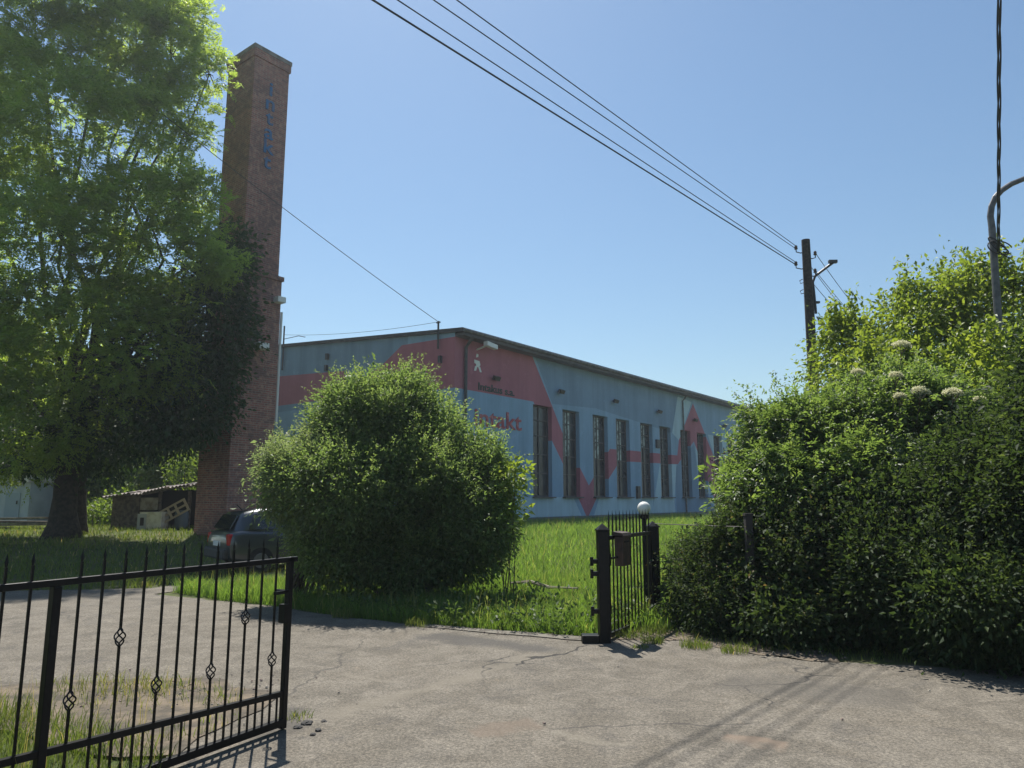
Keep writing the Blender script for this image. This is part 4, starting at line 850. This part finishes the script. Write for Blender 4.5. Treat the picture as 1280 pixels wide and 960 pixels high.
# ------------------------------------------------------------------ wicket gate, its posts, box and lamp
def gate_post(base, h, w, label):
    t = thing('gate_post', label, 'post', base, 'wicket gate posts'); q = MB(); q.box(base + UP * (h / 2), (w, w, h), (UR + UL).normalized(), (UL - UR).normalized(), UP); q.build('shaft', irn, t, bevel=.006)
    a = (UR + UL).normalized(); b = (UL - UR).normalized(); w2 = w * .58; c = base + UP * (h + .001)
    q = MB(); q.add([c + a * i * w2 + b * j * w2 for i, j in ((-1, -1), (1, -1), (1, 1), (-1, 1))] + [c + a * i * w2 + b * j * w2 + UP * .015 for i, j in ((-1, -1), (1, -1), (1, 1), (-1, 1))] + [c + UP * .085], [(3, 2, 1, 0), (0, 1, 5, 4), (1, 2, 6, 5), (2, 3, 7, 6), (3, 0, 4, 7), (4, 5, 8), (5, 6, 8), (6, 7, 8), (7, 4, 8)]); q.build('cap', irn, t)
    return t
WL = Vector((1.06, 8.62, 0)); WR = Vector((1.945, 10.15, 0)); WD = (WR - WL).normalized(); WN = Vector((WD.y, -WD.x, 0))
tl = gate_post(WL, 1.27, .125, 'black square post on the left of the wicket gate with hinge stubs'); gate_post(WR, 1.25, .135, 'black square post on the right of the wicket gate beside the hedge')
for z in (.92, .78, .36):
    q = MB(); q.box(WL + UP * z + Vector((-.1, 0, 0)), (.09, .05, .05)); q.tube([WL + UP * (z - .05) + Vector((-.13, 0, 0)), WL + UP * (z + .05) + Vector((-.13, 0, 0))], .02, 8); q.build('hinge', irn, tl)
q = MB(); q.box((WL.x - .16, WL.y + .02, .05), (.2, .16, .1)); tag(q.build('gate_stop', irn, bevel=.01), 'low dark steel block at the foot of the left wicket post', 'gate stop')
wk = thing('wicket_gate', 'narrow black iron wicket gate with spear-topped bars between two posts', 'gate', WL + WD * .9); wp = lambda s, z, o=0: WL + WD * s + UP * z + WN * o
WLN = (WR - WL).length
q = MB(); q.box(wp(WLN / 2, 1.18), (WLN - .16, .04, .045), WD, WN, UP); q.build('top_rail', irn, wk)
q = MB(); q.box(wp(WLN / 2, .07), (WLN - .2, .04, .05), WD, WN, UP); q.build('bottom_rail', irn, wk)
q = MB(); q.box(wp(.13, .64), (.05, .045, 1.12), WD, WN, UP); q.build('stile', irn, wk); q = MB(); q.box(wp(WLN - .13, .64), (.05, .045, 1.12), WD, WN, UP); q.build('stile', irn, wk)
q = MB(); q.box(wp(.12, .93), (.1, .07, .14), WD, WN, UP); q.build('lock', irn, wk); q = MB(); q.tube([wp(.15, .95, .04), wp(.17, .95, .06), wp(.32, .95, .06)], .012, 6); q.build('handle', irn, wk); q = MB(); q.box(wp(.12, .36), (.08, .07, .1), WD, WN, UP); q.build('lower_bracket', irn, wk)
for i in range(13):
    s = .2 + (WLN - .36) * i / 12; q = MB(); q.box(wp(s, .745), (.015, .015, 1.35), WD, WN, UP); p = wp(s, 1.42)
    q.add([p - WD * .008, p + WN * .008, p + WD * .008, p - WN * .008, p + UP * .09], [(0, 1, 4), (1, 2, 4), (2, 3, 4), (3, 0, 4)]); q.build('bar', irn, wk)
mbm = mat('rusty_brown_letterbox', (.045, .028, .022), .6, noise=(12, (.08, .045, .03), .45, .65)); s0 = .42
mb_t = thing('letterbox', 'dark brown letterbox hanging on the wicket gate', 'letterbox', wp(s0, .85))
q = MB(); q.box(wp(s0, 1.02, .08), (.24, .11, .35), WD, WN, UP); q.build('box', mbm, mb_t, bevel=.008)
q = MB(); q.prism([wp(s0 - .135, 1.2, .01), wp(s0 - .135, 1.2, .15), wp(s0 - .135, 1.235, .13), wp(s0 - .135, 1.25, .01)], WD * .27); q.build('lid', mbm, mb_t)
q = MB(); q.box(wp(s0, 1.13, .137), (.16, .006, .02), WD, WN, UP); q.build('slot', blk, mb_t)
lb = Vector((at(805, 640, 10.9).x, 10.9, 0)); gl_t = thing('globe_lamp', 'white globe garden lamp on a dark pole behind the wicket gate', 'lamp', lb)
q = MB(); q.tube([lb, lb + UP * 1.36], .035, 10); q.build('pole', irn, gl_t)
q = MB(); q.lathe(lb + UP * 1.36, [(.035, -.03), (.065, 0), (.07, .04), (.05, .05)], 14); q.build('collar', irn, gl_t)
opal = mat('opal_globe_glass', (.78, .77, .72), .25); q = MB(); c = lb + UP * 1.5; q.lathe(c, [(.098 * math.sin(math.pi * (j + .5) / 14), -.098 * math.cos(math.pi * (j + .5) / 14)) for j in range(14)], 20); q.build('globe', opal, gl_t, smooth=True)
# fence behind the hedge
fpm = mat('dark_old_fence_post', (.035, .03, .028), .9); b = gnd(936, 812); b = Vector((at(936, 700, 9.0).x, 8.95, 0))
q = MB(); q.box(b + UP * .72, (.085, .085, 1.44)); q.box(b + UP * 1.45, (.1, .1, .03)); tag(q.build('fence_post', fpm), 'dark old fence post standing in the hedge', 'post')
wm = mat('dull_wire', (.12, .11, .10), .6, .5)
q = MB()
for z in (.25, .85, 1.3): q.tube([WR + UP * z, b + UP * z], .006, 5)
tag(q.build('wire_fence', wm), 'thin fence wires strung from the right wicket post to the old fence post', 'fence')

# ------------------------------------------------------------------ utility pole and wires
pm = mat('tarred_wooden_pole', (.055, .045, .038), .9, noise=(14, (.03, .025, .022), .4, .62), bump=(25, .6)); PY = 18.9
pt = at(1007, 300, PY); pb = at(1018, 500, PY); dv = (pt - pb).normalized(); foot = pt - dv * ((pt.z - hgt(PY)) / dv.z)
pole = thing('utility_pole', 'dark wooden utility pole with hook insulators and bent bracket arm', 'pole', foot)
q = MB(); q.tube([foot - dv * .2, foot + (pt - foot) * .5, pt], [.155, .135, .112], 14); q.build('shaft', pm, pole, smooth=False)
WDR = Vector((.629, .777, 0)); WSD = Vector((.777, -.629, 0)); ins_m = mat('brown_porcelain', (.05, .03, .022), .3)
ax_ = lambda py: foot + dv * ((at(1010, py, PY).z - foot.z) / dv.z)
ends = []
for px, py, sx in ((995, 311, -1), (995, 331, -1), (1019, 318, 1), (1019, 340, 1)):
    c = ax_(py + 4); e = at(px, py, PY) ; q = MB(); q.tube([c, c + Vector((sx * .16, 0, -.03)), e + Vector((0, 0, -.09)), e], .014, 6); q.build('hook', lm, pole)
    q = MB(); q.lathe(e, [(.035, -.02), (.05, .0), (.035, .03), (.045, .05), (.028, .09), (.008, .1)], 12); q.build('insulator', ins_m, pole); ends.append(e)
for py, r in ((353, .07), (366, .06)):
    c = ax_(py); q = MB(); q.tube([c + Vector((-.1, 0, 0)), c + Vector((-.2, 0, -.03)), c + Vector((-.22, 0, .05)), c + Vector((-.14, 0, .09))], .012, 5); q.build('empty_hook', lm, pole)
q = MB(); q.tube([at(1020, 392, PY), at(1017.5, 365, PY), at(1016, 353, PY), at(1019, 345, PY), at(1043, 327, PY)], .035, 8); q.box(at(1041, 327, PY), (.22, .1, .08)); q.box(at(1021, 378, PY), (.14, .1, .05)); q.build('bracket_arm', lm, pole)
def wire(a, b, r, label, sag=.0, n=24, name='power_line', group=None, beyond=0., m=wm):
    a = Vector(a); b = Vector(b); b2 = b + (b - a) * beyond; q = MB(); q.tube([a.lerp(b2, i / n) - UP * (sag * 4 * (i / n) * (1 - i / n)) for i in range(n + 1)], r, 5); return tag(q.build(name, m), label, 'cable', group)
wmd = mat('dark_cable_sheath', (.03, .03, .032), .6)
def over(px, z, dpy=0): d = ray(px, dpy); return Vector((0, 0, EYE)) + d * ((z - EYE) / d.z)
GRP = 'power lines over the driveway'
wire(ends[0] + UP * .05 + Vector((.04, 0, 0)), over(571, 8.15), .009, 'power line ending highest on the pole, right-hand line of the upper pair', .0, 24, 'power_line', GRP, 1.6, wmd)
wire(ends[0] + UP * .04 + Vector((-.03, 0, -.02)), over(542, 8.0), .009, 'power line of the upper pair, left-hand one where both leave the top of the photo', .0, 24, 'power_line', GRP, 1.6, wmd)
wire(ends[1] + UP * .05 + Vector((.03, 0, 0)), over(497, 7.7), .009, 'power line of the lower pair, right-hand one where both leave the top of the photo', .0, 24, 'power_line', GRP, 1.6, wmd)
wire(ends[1] + UP * .04 + Vector((-.03, 0, -.02)), over(466, 7.55), .0135, 'lowest power line on the pole, left-hand line of the lower pair', .0, 24, 'power_line', GRP, 1.6, wmd)
G2 = 'power lines beyond the pole'
for i, (px, py, a) in enumerate(((1085, 397, ends[2] + UP * .05), (1078, 400, ends[3] + UP * .05), (1068, 396, ax_(326)), (1062, 397, ax_(346)))):
    b = at(px, py, 29.5); wire(a, b, .009, ['rightmost power line running down behind the yellow-green tree from the pole', 'second power line from the right running down behind the yellow-green tree', 'third power line from the right running down behind the yellow-green tree', 'leftmost power line running down behind the yellow-green tree from the pole'][i], .25, 16, 'power_line', G2, .9, wmd)
wire(at(1021, 396, PY), at(1048, 440, 17.5), .02, 'short slack cable dropping from the bracket arm into the yellow-green tree', .05, 8, 'service_cable', None, .3, wmd)
wire(at(205, 144, 21.2), CO + UL * .95 + NL * .1 + UP * 9.15, .014, 'thin cable sloping from the feathery tree past the chimney to the hall corner', .12, 24, 'service_cable', None, 0, wmd)
wire(CO + UL * .95 + NL * .1 + UP * 9.15, CO + UL * 12.75 + NL * .1 + UP * 10.2, .01, 'thin wire along the hall gable between its two masts', .2, 16, 'service_cable', None, 0, wmd)

# ------------------------------------------------------------------ curved street lamp and its cable
LY = 11.6; stl = mat('grey_galvanised_pole', (.13, .13, .128), .55, .3, noise=(10, (.08, .08, .08), .4, .6)); lt = at(1240, 285, LY); lq = at(1246, 372, LY); dv = (lt - lq).normalized(); lf = lt - dv * ((lt.z - hgt(LY)) / dv.z)
lamp = thing('street_lamp', 'grey curved street lamp post rising behind the hedge at the right edge', 'street lamp', lf)
q = MB(); q.tube([lf, lf.lerp(lt, .5), lt], [.068, .062, .055], 12); q.build('post', stl, lamp)
pts = [lt] + [at(px, py, LY - .02 * i) for i, (px, py) in enumerate(((1238, 270), (1239.5, 258), (1244, 247), (1252, 238), (1264, 230), (1280, 223.5), (1305, 216), (1340, 209)))]
q = MB(); q.tube(pts, [.055, .052, .05, .048, .047, .046, .044, .042, .04], 10); q.build('curved_arm', stl, lamp)
hd = pts[-1]; q = MB(); q.tube([hd + Vector((-.05, 0, 0)), hd + Vector((.1, 0, .02)), hd + Vector((.5, 0, .04)), hd + Vector((.75, 0, .03))], [.06, .12, .14, .05], 10); q.build('lamp_head', stl, lamp)
def twisted(a, b, sag, label, turns=2.6):
    q = MB(); L_ = (b - a).length; n = int(L_ * 14); d = (b - a).normalized(); s1 = d.cross(UP).normalized(); s2 = s1.cross(d)
    for k_ in range(3):
        pts = []
        for i in range(n + 1):
            t = i / n; an = k_ * 2 * math.pi / 3 + t * L_ * turns; pts.append(a.lerp(b, t) - UP * (sag * 4 * t * (1 - t)) + s1 * .016 * math.cos(an) + s2 * .016 * math.sin(an))
        q.tube(pts, .0105, 5)
    return tag(q.build('twisted_cable', wmd), label, 'cable')
ca = at(1243.5, 318, LY) + Vector((0, -.09, 0)); cbp = over(1247.5, 7.2, 0); twisted(ca, cbp + (cbp - ca) * .8, .12, 'thick twisted cable running straight up over the view from the street lamp')
lp_t = MB(); c0 = at(1243, 312, LY) + Vector((0, -.1, 0))
for rx, rz, ph in ((.2, .13, .2), (.17, .19, 1.0), (.12, .1, 2.2)):
    lp_t.tube([c0 + Vector((rx * math.cos(a + ph) + .03, .02 * math.sin(a), rz * math.sin(a))) for a in [2 * math.pi * j / 22 for j in range(20)]], .011, 5)
tag(lp_t.build('cable_loop', wmd), 'loose loops of cable tied round the street lamp post', 'cable')
